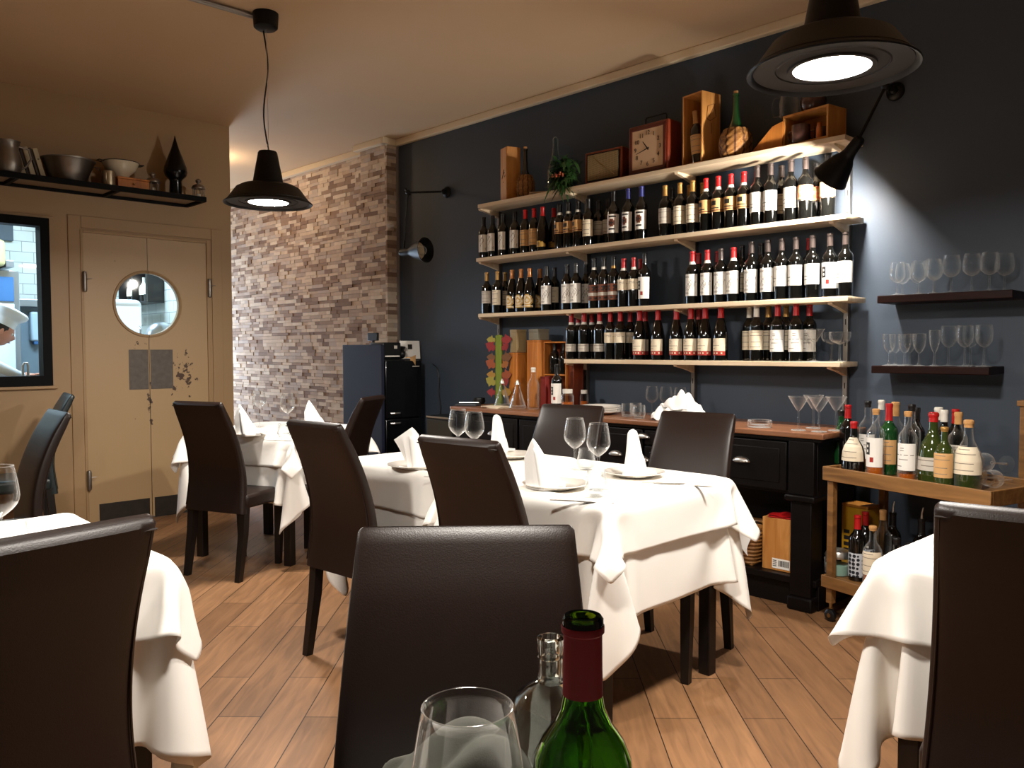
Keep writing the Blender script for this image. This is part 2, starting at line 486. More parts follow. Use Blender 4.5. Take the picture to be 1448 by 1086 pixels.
def leaf_outline(side):
    if side < 0:
        y0, y1 = 1.884, PC_Y - .0025
        arc = [(PC_Y - .0025 - 0 + (-PR * math.sin(t)) + 0, PC_Z + PR * math.cos(t)) for t in [PI * k / 28 for k in range(29)]]
        return [(y0, .012), (y1, .012)] + [(min(p[0], y1), p[1]) for p in arc[::-1]] + [(y1, 2.106), (y0, 2.106)]
    y0, y1 = PC_Y + .0025, 2.782
    arc = [(PC_Y + .0025 + PR * math.sin(t), PC_Z + PR * math.cos(t)) for t in [PI * k / 28 for k in range(29)]]
    return [(y0, .012), (y1, .012), (y1, 2.106), (y0, 2.106)] + [(max(p[0], y0), p[1]) for p in arc]
FY = Matrix(((0, -1, 0, 0), (1, 0, 0, 0), (0, 0, 1, 0), (0, 0, 0, 1)))     # xz outline -> yz plane, thickness to -x
M['push'] = mat('scuffed_zinc', (.12, .10, .085), .55, metal=.4, noise=.35, nscale=30)
M['kick'] = mat('dark_kick_plate', (.05, .042, .036), .5, metal=.6, noise=.3, nscale=20)
for n, side in ((1, -1), (2, 1)):
    mb = MB()
    mb.prism(leaf_outline(side), .04, M['door'], Matrix.Translation((XC + .002, 0, 0)) @ FY)
    d = structure('door_%d' % n, mb, 30)
    mb = MB()
    ring = [(PC_Y + side * (.0025 + (PR + .012) * math.sin(PI * k / 24)), PC_Z + (PR + .012) * math.cos(PI * k / 24)) for k in range(25)]
    mb.tube([(XC + .004, y, z) for y, z in ring], .011, M['cream'], 6); mb.build('window_ring', d)
    mb = MB()
    arc = [(PC_Y + side * (.0025 + PR * math.sin(PI * k / 24)), PC_Z + PR * math.cos(PI * k / 24)) for k in range(25)]
    mb.prism(arc if side < 0 else arc[::-1], .005, M['clear'], Matrix.Translation((XC - .015, 0, 0)) @ FY); mb.build('window_pane', d, smooth=0)
    mb = MB()
    if side < 0: mb.box(XC + .001, XC + .005, 2.182, 2.322, .975, 1.272, M['push'], .001)
    else: mb.box(XC + .001, XC + .005, 2.338, 2.505, .975, 1.272, M['push'], .001)
    mb.build('push_plate', d)
    mb = MB()
    if side < 0: mb.box(XC + .001, XC + .005, 1.955, 2.312, .004, .152, M['kick'], .001)
    else: mb.box(XC + .001, XC + .005, 2.348, 2.70, .004, .152, M['kick'], .001)
    mb.build('kick_plate', d)
    hy = 1.886 if side < 0 else 2.796
    for hz in (1.755, .335):
        mb = MB()
        mb.lathe([(.0, -.075), (.013, -.07), (.016, -.055), (.016, .055), (.013, .07), (0, .075)], M['old_steel'], 12, (XC + .024, hy, hz))
        mb.box(XC + .001, XC + .02, hy - .012, hy + .012, hz - .06, hz + .06, M['black_metal'], .002)
        mb.tube([(XC + .03, hy, hz + .02), (XC + .035, hy + .045, hz + .022)], .003, M['old_steel'], 6)
        mb.build('spring_hinge', d)

# kitchen window: black frame, pane, wooden sill
mb = MB()
fw = .058
M['frame_black'] = mat('matt_black_frame', srgb(7, 7, 7), .6, spec=.12)
for a in ((WY0, WY0 + fw, WZ0, WZ1), (WY1 - fw, WY1, WZ0, WZ1), (WY0 + fw, WY1 - fw, WZ1 - fw, WZ1), (WY0 + fw, WY1 - fw, WZ0, WZ0 + fw + .01)):
    mb.box(XC - .10, XC + .012, *a, M['frame_black'])
w1 = structure('window_1', mb)
mb = MB(); mb.box(XC - .05, XC - .044, WY0 + fw, WY1 - fw, WZ0 + fw, WZ1 - fw, M['clear']); mb.build('window_pane', w1, smooth=0)
mb = MB(); mb.box(XC - .001, XC + .03, WY0 - .03, WY1 + .025, WZ0 - .022, WZ0 - .002, M['cream'], .004)
mb.box(XC - .001, XC + .012, WY0 - .03, WY1 + .025, WZ1 + .012, WZ1 + .02, M['cream'], .003)
mb.build('window_sill', w1)

# ------------------------------------------------------------------ pendant lamps
M['reflector_black'] = mat('dull_black_plate', srgb(34, 29, 26), .6)
def pendant_shade(parent):
    mb = MB()
    out = [(.046, .275), (.05, .268), (.079, .112), (.09, .104), (.135, .096), (.165, .080), (.215, .012), (.228, .004), (.231, 0), (.229, -.004), (.224, -.002)]
    inn = [(.211, .010), (.160, .074), (.130, .088)]
    mb.lathe([(0, .277)] + out + inn + [(.0, .088)], M['black_metal'], 48)
    return mb.build('lamp_shade', parent, smooth=35)
def pendant(x, y, z, label, led='led'):
    t = thing('pendant_lamp', label, 'lamp', (x, y, z), 0, 'black pendant lamps')
    pendant_shade(t)
    mb = MB(); mb.lathe([(.119, .010), (.150, .012), (.152, .009), (.156, .012), (.212, .006), (.214, .016), (.0, .05)], M['reflector_black'], 48, cap0=False)
    mb.lathe([(.104, .004), (.118, .004), (.121, .02), (.104, .02)], M['reflector_black'], 40, cap0=False, cap1=False); mb.build('reflector', t)
    mb = MB(); mb.lathe([(.1035, .006), (0, .006)], M[led], 40, cap0=False); mb.build('led_disc', t, fix=False)
    top = ZC - z
    mb = MB()
    mb.lathe([(0, top - .085), (.05, top - .085), (.062, top - .075), (.066, top - .015), (.066, top - .001), (0, top - .001)], M['black_metal'], 28)
    mb.build('ceiling_canopy', t)
    mb = MB()
    h = top - .085 - .275; n = 26
    pts = [(-.026 * (1 - k / n) + .017 * math.sin(k / n * 5.2) * math.sin(PI * k / n), .012 * math.sin(k / n * 7), .275 + h * (1 - k / n)) for k in range(n + 1)]
    mb.tube(pts, .0042, M['black'], 8); mb.build('cable', t)
    mb = MB(); mb.tube([(.012, 0, .275), (.004, 0, .275 + h)], .0012, M['steel'], 6)
    mb.tube([(.012, 0, .30), (-.02, 0, .33), (-.03, 0, .35), (-.02, 0, .36), (-.012, 0, .345)], .0012, M['steel'], 6)
    mb.build('suspension_wire', t)
    return t
p1 = at_z(379.5, 288, 2.05); p2 = at_z(1176, 100, 2.05)
pendant(p1.x, p1.y, 2.05, 'black pendant lamp hanging in front of the stone wall, whole cable visible')
pendant(p2.x, p2.y, 2.05, 'large near black pendant lamp above the trolley, cut off by the top edge')
pendant(-.99, .91, 2.05, 'unseen black pendant lamp added over the front-facing chair', 'led_dim')  # unseen lamp, placed and dimmed to light the top of the chair
pendant(-2.45, .22, 2.05, 'black pendant lamp hanging over the left foreground table')
mb = MB()
c0 = at_z(357, 24, ZC - .012); c1 = at_z(200, -22, ZC - .012)
dr = (c1 - c0)
mb.tube([c0, c1], .010, M['old_steel'], 10)
side = Vector((-dr.y, dr.x, 0)).normalized() * .024
mb.tube([c0 + side, c1 + side], .008, M['old_steel'], 10)
o = mb.build('cable_conduit'); tag(o, 'grey metal cable conduit on the ceiling leading to the far pendant lamp', 'conduit')

# warm globe lamp and daylight door in the passage behind the cream wall
t = thing('ceiling_light', 'globe ceiling light in the passage hidden behind the cream wall corner', 'lamp', (-7.35, 3.27, ZC - .001))
mb = MB(); mb.lathe([(0, -.03), (.06, -.03), (.07, 0), (0, 0)], M['old_steel'], 28); mb.tube([(0, 0, -.03), (0, 0, -.10)], .012, M['old_steel'], 8); mb.build('fitting', t)
mb = MB(); mb.sphere((0, 0, -.16), .075, emit('passage_globe', (1.0, .80, .56), PASSAGE_STRENGTH), 24, 14); mb.build('globe', t, smooth=180)
mb = MB(); mb.box(-9.95, -9.90, 3.05, 4.15, 0, 2.25, M['black_metal'], .004); d3 = structure('door_3', mb)
mb = MB(); mb.box(-9.90, -9.885, 3.13, 4.07, .12, 2.15, emit('daylit_glass', (.62, .79, 1.0), DAYLIGHT_STRENGTH)); mb.build('glass_pane', d3, smooth=0)

# articulated wall lamps
def wall_lamp(mount, elbow, neck, mouth, lit, label):
    t = thing('wall_lamp', label, 'lamp', mount, 0, 'black jointed wall lamps')
    m0 = Vector(mount); e = Vector(elbow) - m0; nk = Vector(neck) - m0; mo = Vector(mouth) - m0
    yr = Matrix.Rotation(PI / 2, 3, 'X')
    mb = MB(); mb.lathe([(0, 0), (.042, 0), (.045, .008), (.04, .02), (.022, .032), (0, .036)], M['black_metal'], 24, rot=yr); mb.sphere((0, -.04, 0), .022, M['black_metal'])
    mb.build('wall_plate', t)
    mb = MB(); mb.tube([(0, -.04, 0), e], .008, M['black_metal'], 10); mb.build('arm', t)
    mb = MB(); mb.sphere(e, .02, M['black_metal'], 12, 8); mb.tube([e + Vector((-.03, 0, .03)), e + Vector((.02, 0, -.02))], .009, M['black_metal'], 8); mb.build('elbow_joint', t)
    mb = MB(); mb.tube([e, nk], .007, M['black_metal'], 10); mb.build('lower_rod', t)
    ax = (mo - nk); ln = ax.length; q = ax.to_track_quat('Z', 'Y').to_matrix()
    k = ln / .2
    mb = MB()
    prof = [(0, -.03), (.02, -.03), (.026, -.02), (.029, .05), (.036, .075), (.05, .095), (.082, .19), (.087, .2), (.083, .2), (.079, .19), (.046, .098), (.03, .08), (0, .08)]
    mb.lathe([(r * k, z * k) for r, z in prof], M['black_metal'], 32, nk, q); sh = mb.build('lamp_shade', t)
    mb = MB(); mb.lathe([(r * k, z * k) for r, z in [(.0795, .1885), (.0785, .186), (.046, .100), (.03, .083), (0, .083)]], mat('brass_reflector', (.55, .40, .24), .5, metal=.7), 32, nk, q, cap0=False); mb.build('reflector', sh)
    mb = MB()
    mb.lathe([(0, .08 * k), (.014, .08 * k), (.014, .12 * k), (0, .12 * k)], M['black'], 12, nk, q); mb.build('bulb_socket', sh)
    mb = MB(); mb.sphere(nk + ax.normalized() * (.165 * k), .040, M['bulb'] if lit else M['clear'], 16, 10); mb.build('bulb', sh)
    return t
wall_lamp((-1.602, YW, 2.538), at_y(1252, 122, 3.93), at_y(1211, 203, 3.80), at_y(1174, 252, 3.85), True,
          'black jointed wall lamp leaning over the right end of the wine shelves')
_n = at_y(571, 357, 3.93)
wall_lamp(at_y(633, 272, YW), at_y(577, 272, 3.95), _n, _n + Vector((.222, .045, .004)), False,
          'black jointed wall lamp by the stone column, brass inside facing right')

# ------------------------------------------------------------------ tables and draped cloths
TH = .75
def make_table_mesh_parts():
    mb = MB(); mb.box(-.375, .375, -.375, .375, TH - .03, TH, M['dark_wood'], .005, 2); top = mb.mesh('table_top')
    legs = []
    for sx in (-1, 1):
        for sy in (-1, 1):
            mb = MB(); c = (sx * .32, sy * .32)
            mb.box(c[0] - .025, c[0] + .025, c[1] - .025, c[1] + .025, 0, TH - .03, M['dark_wood'], .004)
            legs.append(mb.mesh('leg'))
    return top, legs
TTOP, TLEGS = make_table_mesh_parts()

def simulate_cloth(size, n, top, colliders, frames, seed, bend, pin=.352):
    rnd = random.Random(seed)
    me = bpy.data.meshes.new('cloth_sheet'); vs = []; fs = []
    for j in range(n + 1):
        for i in range(n + 1):
            vs.append((size * (i / n - .5) + rnd.uniform(-.0012, .0012), size * (j / n - .5) + rnd.uniform(-.0012, .0012), top + .003 + rnd.uniform(0, .001)))
    for j in range(n):
        for i in range(n):
            a = j * (n + 1) + i; fs.append((a, a + 1, a + n + 2, a + n + 1))
    me.from_pydata(vs, [], fs)
    o = link('cloth_sheet', me)
    vg = o.vertex_groups.new(name='pin')
    vg.add([k for k, v in enumerate(vs) if max(abs(v[0]), abs(v[1])) < pin], 1.0, 'REPLACE')
    m = o.modifiers.new('cloth', 'CLOTH'); s = m.settings
    s.quality = 6; s.mass = .25; s.tension_stiffness = 12; s.compression_stiffness = 12; s.shear_stiffness = 6
    s.bending_stiffness = bend; s.tension_damping = 8; s.shear_damping = 8; s.bending_damping = 1.0; s.air_damping = 4
    s.vertex_group_mass = 'pin'
    cs = m.collision_settings; cs.use_collision = True; cs.distance_min = .005; cs.collision_quality = 3
    cs.use_self_collision = True; cs.self_distance_min = .005
    m.point_cache.frame_start = 1; m.point_cache.frame_end = frames + 2
    for c in colliders:
        c.modifiers.new('collision', 'COLLISION'); c.collision.thickness_outer = .004; c.collision.cloth_friction = 10; c.collision.damping = .5
    for f in range(1, frames + 1): SC.frame_set(f)
    dg = bpy.context.evaluated_depsgraph_get()
    res = bpy.data.meshes.new_from_object(o.evaluated_get(dg))
    bpy.data.objects.remove(o)
    for c in colliders: c.modifiers.clear()
    SC.frame_set(1)
    return res
def smooth_cloth(me, it=1):
    bm = bmesh.new(); bm.from_mesh(me)
    for _ in range(it): bmesh.ops.smooth_vert(bm, verts=[v for v in bm.verts if not v.is_boundary], factor=.35, use_axis_x=True, use_axis_y=True, use_axis_z=True)
    hem = [f for f in bm.faces if any(e.is_boundary for e in f.edges)]
    bm.to_mesh(me); bm.free()
    me.materials.clear(); me.materials.append(M['cloth'])
    for p in me.polygons: p.use_smooth = True
    return me
CLOTHS = []
for seed, b1, b2, us in ((1, .5, 1.9, 1.53), (5, .4, 1.6, 1.62)):
    tmp = link('tmp_top', TTOP); lb_ = MB()
    for sx in (-1, 1):
        for sy in (-1, 1): lb_.box(sx * .32 - .03, sx * .32 + .03, sy * .32 - .03, sy * .32 + .03, .05, TH - .04, M['dark_wood'])
    tl = lb_.build('tmp_legs')
    und = simulate_cloth(us, 58, TH, [tmp, tl], 110, seed, b1)
    tu = link('tmp_under', und)
    ove = simulate_cloth(1.14, 48, TH + .008, [tu, tmp], 45, seed + 1, b2)
    bpy.data.objects.remove(tl); bpy.data.objects.remove(tu); bpy.data.objects.remove(tmp)
    und.name = 'under_tablecloth'; ove.name = 'top_tablecloth'
    CLOTHS.append((smooth_cloth(und), smooth_cloth(ove)))
def cloth_object(name, me, loc, rotz, label, group, thick=.0012):
    o = link(name, me, None, loc, (0, 0, rotz))
    ss = o.modifiers.new('smooth', 'SUBSURF'); ss.levels = 1; ss.render_levels = 1
    sd = o.modifiers.new('weave_thickness', 'SOLIDIFY'); sd.thickness = thick; sd.offset = 0
    return tag(o, label, 'tablecloth', group)
TABLETOP_Z = TH + .0165
def table(x, y, rotz, variant, where, quarter=0):
    t = thing('dining_table', 'square dark wooden dining table under white cloths, ' + where, 'table', (x, y, 0), rotz, 'dining tables')
    link('table_top', TTOP, t)
    for l in TLEGS: link('leg', l, t)
    und, ove = CLOTHS[variant]
    cloth_object('tablecloth', und, (x, y, 0), rotz + quarter * PI / 2, 'long white under-cloth reaching low, ' + where, 'white under-cloths')
    cloth_object('tablecloth', ove, (x, y, .003), rotz + quarter * PI / 2, 'short white top cloth with pointed hanging corners, ' + where, 'white top cloths')
table(-2.04, 2.42, 0, 0, 'table nearest the sideboard crates')
table(-2.825, 2.42, 0, 1, 'table touching the middle one on its left', 2)
BT = math.radians(25)
table(-4.745, 2.535, BT, 0, 'table before the stone wall', 1)
table(-2.35, .385, 0, 1, 'table at left foreground', 0)
table(-.39, 2.36, 0, 0, 'table at right foreground', 2)

# ------------------------------------------------------------------ upholstered chairs
def chair_meshes(lm):
    mb = MB()
    def outline(s):           # rear to front cushion rounding
        return s
    mb.box(-.212, .212, -.205, .225, .395, .475, lm, .022, 3)
    seat = mb.mesh('seat', 60)
    # curved backrest: side profile swept over a rounded section
    def yc(v):
        z = .37 + .61 * v
        return -.212 - .022 * math.sin(PI * min(1, v * 1.1)) * -1.0 - .116 * max(0, (v - .22) / .78) ** 1.75 - .003 * max(0, (v - .84) / .16) ** 2
    NS = 28
    def sect(k):
        # rounded rectangle in (x, depth), unit half sizes
        t = 2 * PI * k; p = 5.0
        c, s_ = math.cos(t), math.sin(t)
        return (math.copysign(abs(c) ** (2 / p), c), math.copysign(abs(s_) ** (2 / p), s_))
    def fn(u, v):
        vv = min(max((v - .06) / .88, 0), 1)
        hw = .208 - .036 * vv; hd = .031 - .010 * vv
        edge = 1.0
        if v < .06: edge = .55 + .45 * (v / .06)
        if v > .94: edge = .55 + .45 * ((1 - v) / .06)
        cx, cy = sect(u)
        zz = .37 + .61 * vv + (.0 if .06 <= v <= .94 else 0)
        if v > .94: zz = .98 + .010 * math.sin(PI / 2 * (v - .94) / .06)
        dx = hw - (1 - edge) * .02; dy = hd * edge
        if cy > 0: dy -= min(dy * .75, .018 * max(0, (v - .78) / .22) ** 2)      # padding rolls back at the top
        y0 = yc(vv); 
        tilt = (yc(min(vv + .02, 1)) - yc(max(vv - .02, 0))) / (.61 * (min(vv + .02, 1) - max(vv - .02, 0)))
        return Vector((dx * cx, y0 + dy * cy, zz - tilt * dy * cy))
    mb = MB()
    vs = mb.grid(fn, 44, 34, lm, closed_u=True)
    mb.bm.faces.new(vs[0][::-1]); mb.bm.faces.new(vs[-1])
    back = mb.mesh('backrest', 50)
    mb = MB()
    for sx in (-1, 1):
        pts = []
        for k in range(25):
            v = k / 24; z = .40 + .565 * v
            vv = (z - .37) / .61
            pts.append((sx * (.208 - .036 * vv - .011), yc(vv) - (.031 - .010 * vv) + .003, z))
        mb.tube(pts, .0022, lm, 5)
    zz = .965; vv = (zz - .37) / .61
    mb.tube([(-.170, yc(vv) - .0205, zz), (.170, yc(vv) - .0205, zz)], .0022, lm, 5)
    seam = mb.mesh('seam')
    legs = []
    for sx in (-1, 1):
        for rear in (True, False):
            mb = MB()
            y0, y1 = (-.19, -.245) if rear else (.19, .20)
            top, bot = .021, .0155
            zt = .41
            v8 = []
            for (hh, z, y) in ((top, zt, y0), (top * .95, .25, y0 + (y1 - y0) * .25), (bot, .0, y1)):
                v8.append([mb.bm.verts.new((sx * .185 + a * hh, y + b * hh, z)) for a, b in ((-1, -1), (1, -1), (1, 1), (-1, 1))])
            k = mb.mi(M['dark_wood'])
            for a, b in zip(v8, v8[1:]):
                for i in range(4): mb.bm.faces.new((a[i], a[(i + 1) % 4], b[(i + 1) % 4], b[i]))
            mb.bm.faces.new(v8[0]); mb.bm.faces.new(v8[-1][::-1])
            legs.append(mb.mesh('leg', 30))
    return seat, back, seam, legs
CHAIR = chair_meshes(M['leather']); CHAIR_G = chair_meshes(M['green_leather'])
def chair(x, y, deg, label, kind=CHAIR):
    t = thing('dining_chair', label, 'chair', (x, y, 0), math.radians(deg), 'upholstered dining chairs')
    link('seat', kind[0], t)
    b = link('backrest', kind[1], t); link('seam', kind[2], b)
    for l in kind[3]: link('leg', l, t)
    return t
chair(-2.83, 1.985, 5, 'brown leather chair seen from behind, left of the two at the middle tables')
chair(-4.463, 2.162, 22, 'brown leather chair seen from behind at the table before the stone wall')
chair(-2.0, 2.0, 7, 'brown leather chair seen from behind, directly behind the shiny front-facing chair')
chair(-.723, .622, -132, 'brown leather chair facing the viewer with shiny curved top, behind the green bottle')
chair(-1.722, .302, 100, 'brown leather chair turned away at the left foreground, top edge sloping up')
chair(-.41, 1.945, 10, 'brown leather chair turned away at the right foreground, cut by the right edge')
chair(-4.2, .80, 178, 'brown leather chair with back curving away before the cream wall, lower of two')
chair(-5.85, 1.30, 172, 'black-green leather chair by the cream wall beside the swing doors', CHAIR_G)
I_ = (-4.36 + .26 * .906, 2.79 + .26 * .423)
chair(I_[0] - .223, I_[1] - .278, 115 + 8, 'dark leather chair seen edge-on before the navy cabinet panel')
chair(-2.62, 2.74, 195, 'brown leather chair facing the viewer across the middle table, left of two by the sideboard')
chair(-1.94, 2.765, 190, 'brown leather chair facing the viewer in front of the napkin heap')

# ------------------------------------------------------------------ tableware
def plate_mesh(r=.120):
    mb = MB()
    mb.lathe([(0, .0), (r * .55, 0), (r * .62, .004), (r, .018), (r * 1.0, .021), (r * .97, .021), (r * .66, .008), (r * .6, .006), (0, .006)], M['china'], 48)
    return mb.mesh('plate', 30)
PLATE = plate_mesh()
def stem_parts(h=.215, bowl_r=.040, rim_r=.031, bowl_h=.105, foot_r=.034, stem_r=.0038):
    zb = h - bowl_h
    prof = []
    for k in range(13):
        t = k / 12
        if t < .42: r = bowl_r * math.sin(PI / 2 * (t / .42)) ** .75
        else: r = bowl_r + (rim_r - bowl_r) * ((t - .42) / .58) ** 1.4
        prof.append((max(r, stem_r), zb + bowl_h * t))
    rt = prof[-1][0]
    prof += [(rt + .0007, h + .0006), (rt - .0002, h + .0012), (rt - .0011, h + .0002), (rt - .0012, h - .004)]
    mb = MB(); mb.lathe(prof, M['clear'], 36, cap0=False, cap1=False); bowl = mb.mesh('bowl', 180)
    mb = MB(); mb.lathe([(.006, .004), (stem_r, .016), (stem_r * .9, zb * .5), (stem_r, zb - .01), (stem_r * 1.8, zb)], M['clear'], 16); stem = mb.mesh('stem', 180)
    mb = MB(); mb.lathe([(0, 0), (foot_r, 0), (foot_r, .0015), (.012, .004), (0, .005)], M['clear'], 32); foot = mb.mesh('foot', 60)
    return bowl, stem, foot
GL_BIG = stem_parts(.238, .0425, .032, .118)
GL_MID = stem_parts(.195, .037, .029, .095)
def wine_glass(p, label, parts=GL_BIG, group='wine glasses on the tables', cat='glass', name='wine_glass', rotz=0):
    t = thing(name, label, cat, p, rotz, group)
    for n, me in zip(('bowl', 'stem', 'foot'), parts): link(n, me, t)
    return t
def tumbler_mesh(r0, r1, rb, h):
    mb = MB()
    mb.lathe([(0, 0), (r0, 0), (rb, h * .35), (r1 + (rb - r1) * .3, h * .75), (r1, h), (r1 - .0012, h + .0008), (r1 - .002, h), (rb - .002, h * .37), (r0 - .002, .008), (0, .008)], M['clear'], 32)
    return mb.mesh('tumbler', 60)
TUMB = tumbler_mesh(.026, .031, .041, .088)
def tumbler(p, label, me=TUMB, group='water tumblers'):
    return tag(link('tumbler', me, None, p), label, 'glass', group)
NAPKIN_FOLDS = {      # base line and top line of each standing fold
    'cone': ([(-.045, .035), (-.060, .0), (-.034, -.040), (.004, -.058), (.046, -.040), (.078, .004), (.045, .040)],
             [(-.038, .012, .150), (-.066, .004, .108), (-.046, -.008, .160), (-.036, -.012, .178), (-.029, -.010, .170), (-.022, .0, .158), (-.030, .012, .150)]),
    'slant': ([(-.040, .035), (-.030, -.006), (-.026, -.038), (.008, -.050), (.040, -.034), (.060, .004), (.040, .036)],
              [(-.060, .012, .122), (-.090, .002, .118), (-.058, -.012, .140), (-.012, -.018, .172), (.0, -.012, .160), (.012, .0, .140), (-.02, .012, .130)]),
    'slim': ([(-.034, .030), (-.046, .0), (-.030, -.034), (.0, -.046), (.034, -.036), (.050, .0), (.034, .034)],
             [(-.016, .008, .160), (-.026, .0, .166), (-.020, -.008, .178), (-.008, -.012, .184), (.006, -.010, .176), (.014, .0, .158), (.0, .010, .155)]),
}
def napkin_mesh(kind, seed):
    mb = MB(); base, tops = NAPKIN_FOLDS[kind]
    n = len(base); q = 4
    def lerp(L, u):
        x = u * (n - 1); i = min(int(x), n - 2); t = x - i; t = t * t * (3 - 2 * t) * .35 + t * .65
        return tuple(p + (r - p) * t for p, r in zip(L[i], L[i + 1]))
    def fn(u, v):
        b = lerp(base, u); tp = lerp(tops, u)
        bulge = 1 + .10 * math.sin(PI * v) * math.sin(u * 11 + seed)
        x = (b[0] + (tp[0] - b[0]) * v) * bulge; y = (b[1] + (tp[1] - b[1]) * v) * bulge
        return Vector((x, y, .001 + tp[2] * v))
    mb.grid(fn, (n - 1) * q, 12, M['napkin'])
    def fn2(u, v):         # the loose pleat lapping over the front
        b = lerp(base, .42 + .46 * u); tp = lerp(tops, .42 + .46 * u)
        k = v * (.86 - .5 * u)
        return Vector((b[0] + (tp[0] - b[0]) * k + .003, b[1] + (tp[1] - b[1]) * k - .006, .001 + tp[2] * k))
    mb.grid(fn2, 10, 8, M['napkin'])
    def fn3(u, v):
        return Vector((.03 + .05 * u, -.035 + .05 * v + .01 * math.sin(5 * u), .010 + .012 * math.sin(PI * v) * (1 - u * .5) + .006 * u))
    mb.grid(fn3, 8, 6, M['napkin'])
    return mb.mesh('napkin', 28, fix=False)
NAP = {k: napkin_mesh(k, i + 1) for i, k in enumerate(('cone', 'slant', 'slim'))}
def napkin(p, rotz, kind, label):
    o = link('folded_napkin', NAP[kind], None, p, (0, 0, rotz))
    sd = o.modifiers.new('weave_thickness', 'SOLIDIFY'); sd.thickness = .0025; sd.offset = 0
    return tag(o, label, 'napkin', 'folded white napkins')
def fork_mesh():
    mb = MB()
    prof = [(-.0045, 0), (.0045, 0), (.003, .07), (.0035, .12), (.011, .14), (.012, .158), (-.012, .158), (-.011, .14), (-.0035, .12), (-.003, .07)]
    fr = Matrix(((1, 0, 0, 0), (0, 0, 1, 0), (0, 1, 0, 0), (0, 0, 0, 1)))
    mb.prism(prof, .002, M['steel'], fr)
    for k in range(4):
        x = -.0105 + k * .007
        mb.prism([(x - .0014, .157), (x + .0014, .157), (x + .001, .198), (x - .001, .198)], .0016, M['steel'], fr)
    return mb.mesh('fork')
def knife_mesh():
    mb = MB()
    fr = Matrix(((1, 0, 0, 0), (0, 0, 1, 0), (0, 1, 0, 0), (0, 0, 0, 1)))
    mb.prism([(-.006, 0), (.006, 0), (.005, .09), (.009, .10), (.010, .18), (.006, .205), (-.004, .215), (-.006, .1)], .0022, M['steel'], fr)
    return mb.mesh('knife')
FORK, KNIFE = fork_mesh(), knife_mesh()
ZT = TABLETOP_Z
CZT = ZT + .001
def put(px, py): 
    p = at_z(px, py, CZT); return (p.x, p.y, CZT)
def plate(p, label): return tag(link('plate', PLATE, None, p), label, 'plate', 'white plates on the tables')
def setting(px, py, kind, rz, where, nap_dx=0, nap_px=None):
    p = put(px, py)
    plate(p, 'white plate under a folded napkin, ' + where)
    q = at_z(*(nap_px or (px, py)), CZT + .0075)
    napkin((q.x, q.y, CZT + .0075), rz, kind, 'white napkin folded upright, ' + where)
R = math.radians
setting(785, 690, 'cone', R(42), 'centre of the near middle table', nap_px=(768, 690))
setting(897, 673, 'slim', R(44), 'right end of the middle tables')
setting(588, 662, 'slant', R(44), 'left end of the middle tables')
setting(722, 647, 'slim', R(40), 'far side behind the middle chair', nap_px=(705, 640))
setting(349, 616, 'cone', R(50), 'front of the stone-wall table')
setting(446, 606, 'cone', R(50), 'far corner of the stone-wall table')
for px, py, lb in ((813, 679, 'wine glass standing left of its twin on the near middle table'), (846, 693, 'wine glass standing right of its twin, behind the low tumbler'),
                   (648, 655, 'wine glass showing over the middle chair back, left of two'), (671, 662, 'wine glass showing over the middle chair back, right of two'),
                   (367, 604, 'wine glass behind the napkin on the stone-wall table'), (407, 613, 'wine glass alone before the stone wall, right of the napkin')):
    wine_glass(put(px, py), lb, GL_BIG)
for px, py, lb in ((843, 702, 'low round tumbler in front of the two wine glasses'), (829, 664, 'low tumbler half hidden behind the wine glass stems'),
                   (402, 620, 'low tumbler on the stone-wall table before the wine glass')):
    tumbler(put(px, py), lb)
p = put(1, 806); wine_glass((p[0], p[1], CZT), 'wine glass at the left edge on the left foreground table', GL_BIG)
p = put(18, 788); tumbler((p[0], p[1], CZT), 'tumbler beside the left foreground wine glass, rim showing over chair')
p = put(-36, 800); napkin((p[0] , p[1], CZT), R(30), 'cone', 'white napkin at left edge on the left foreground table')
def cutlery(px, py, rz, me, name, label):
    p = put(px, py)
    return tag(link(name, me, None, p, (0, 0, rz)), label, name, 'cutlery on the tables')
cutlery(908, 682, R(-62), FORK, 'fork', 'steel fork beside the right-hand plate of the middle tables')
cutlery(925, 683, R(-70), KNIFE, 'knife', 'steel knife beside the right-hand plate of the middle tables')
cutlery(778, 707, R(-62), KNIFE, 'knife', 'steel knife in front of the near middle plate')
cutlery(600, 674, R(-65), FORK, 'fork', 'steel fork in front of the plate at left end of middle tables')
cutlery(370, 622, R(-62), FORK, 'fork', 'steel fork on the stone-wall table')

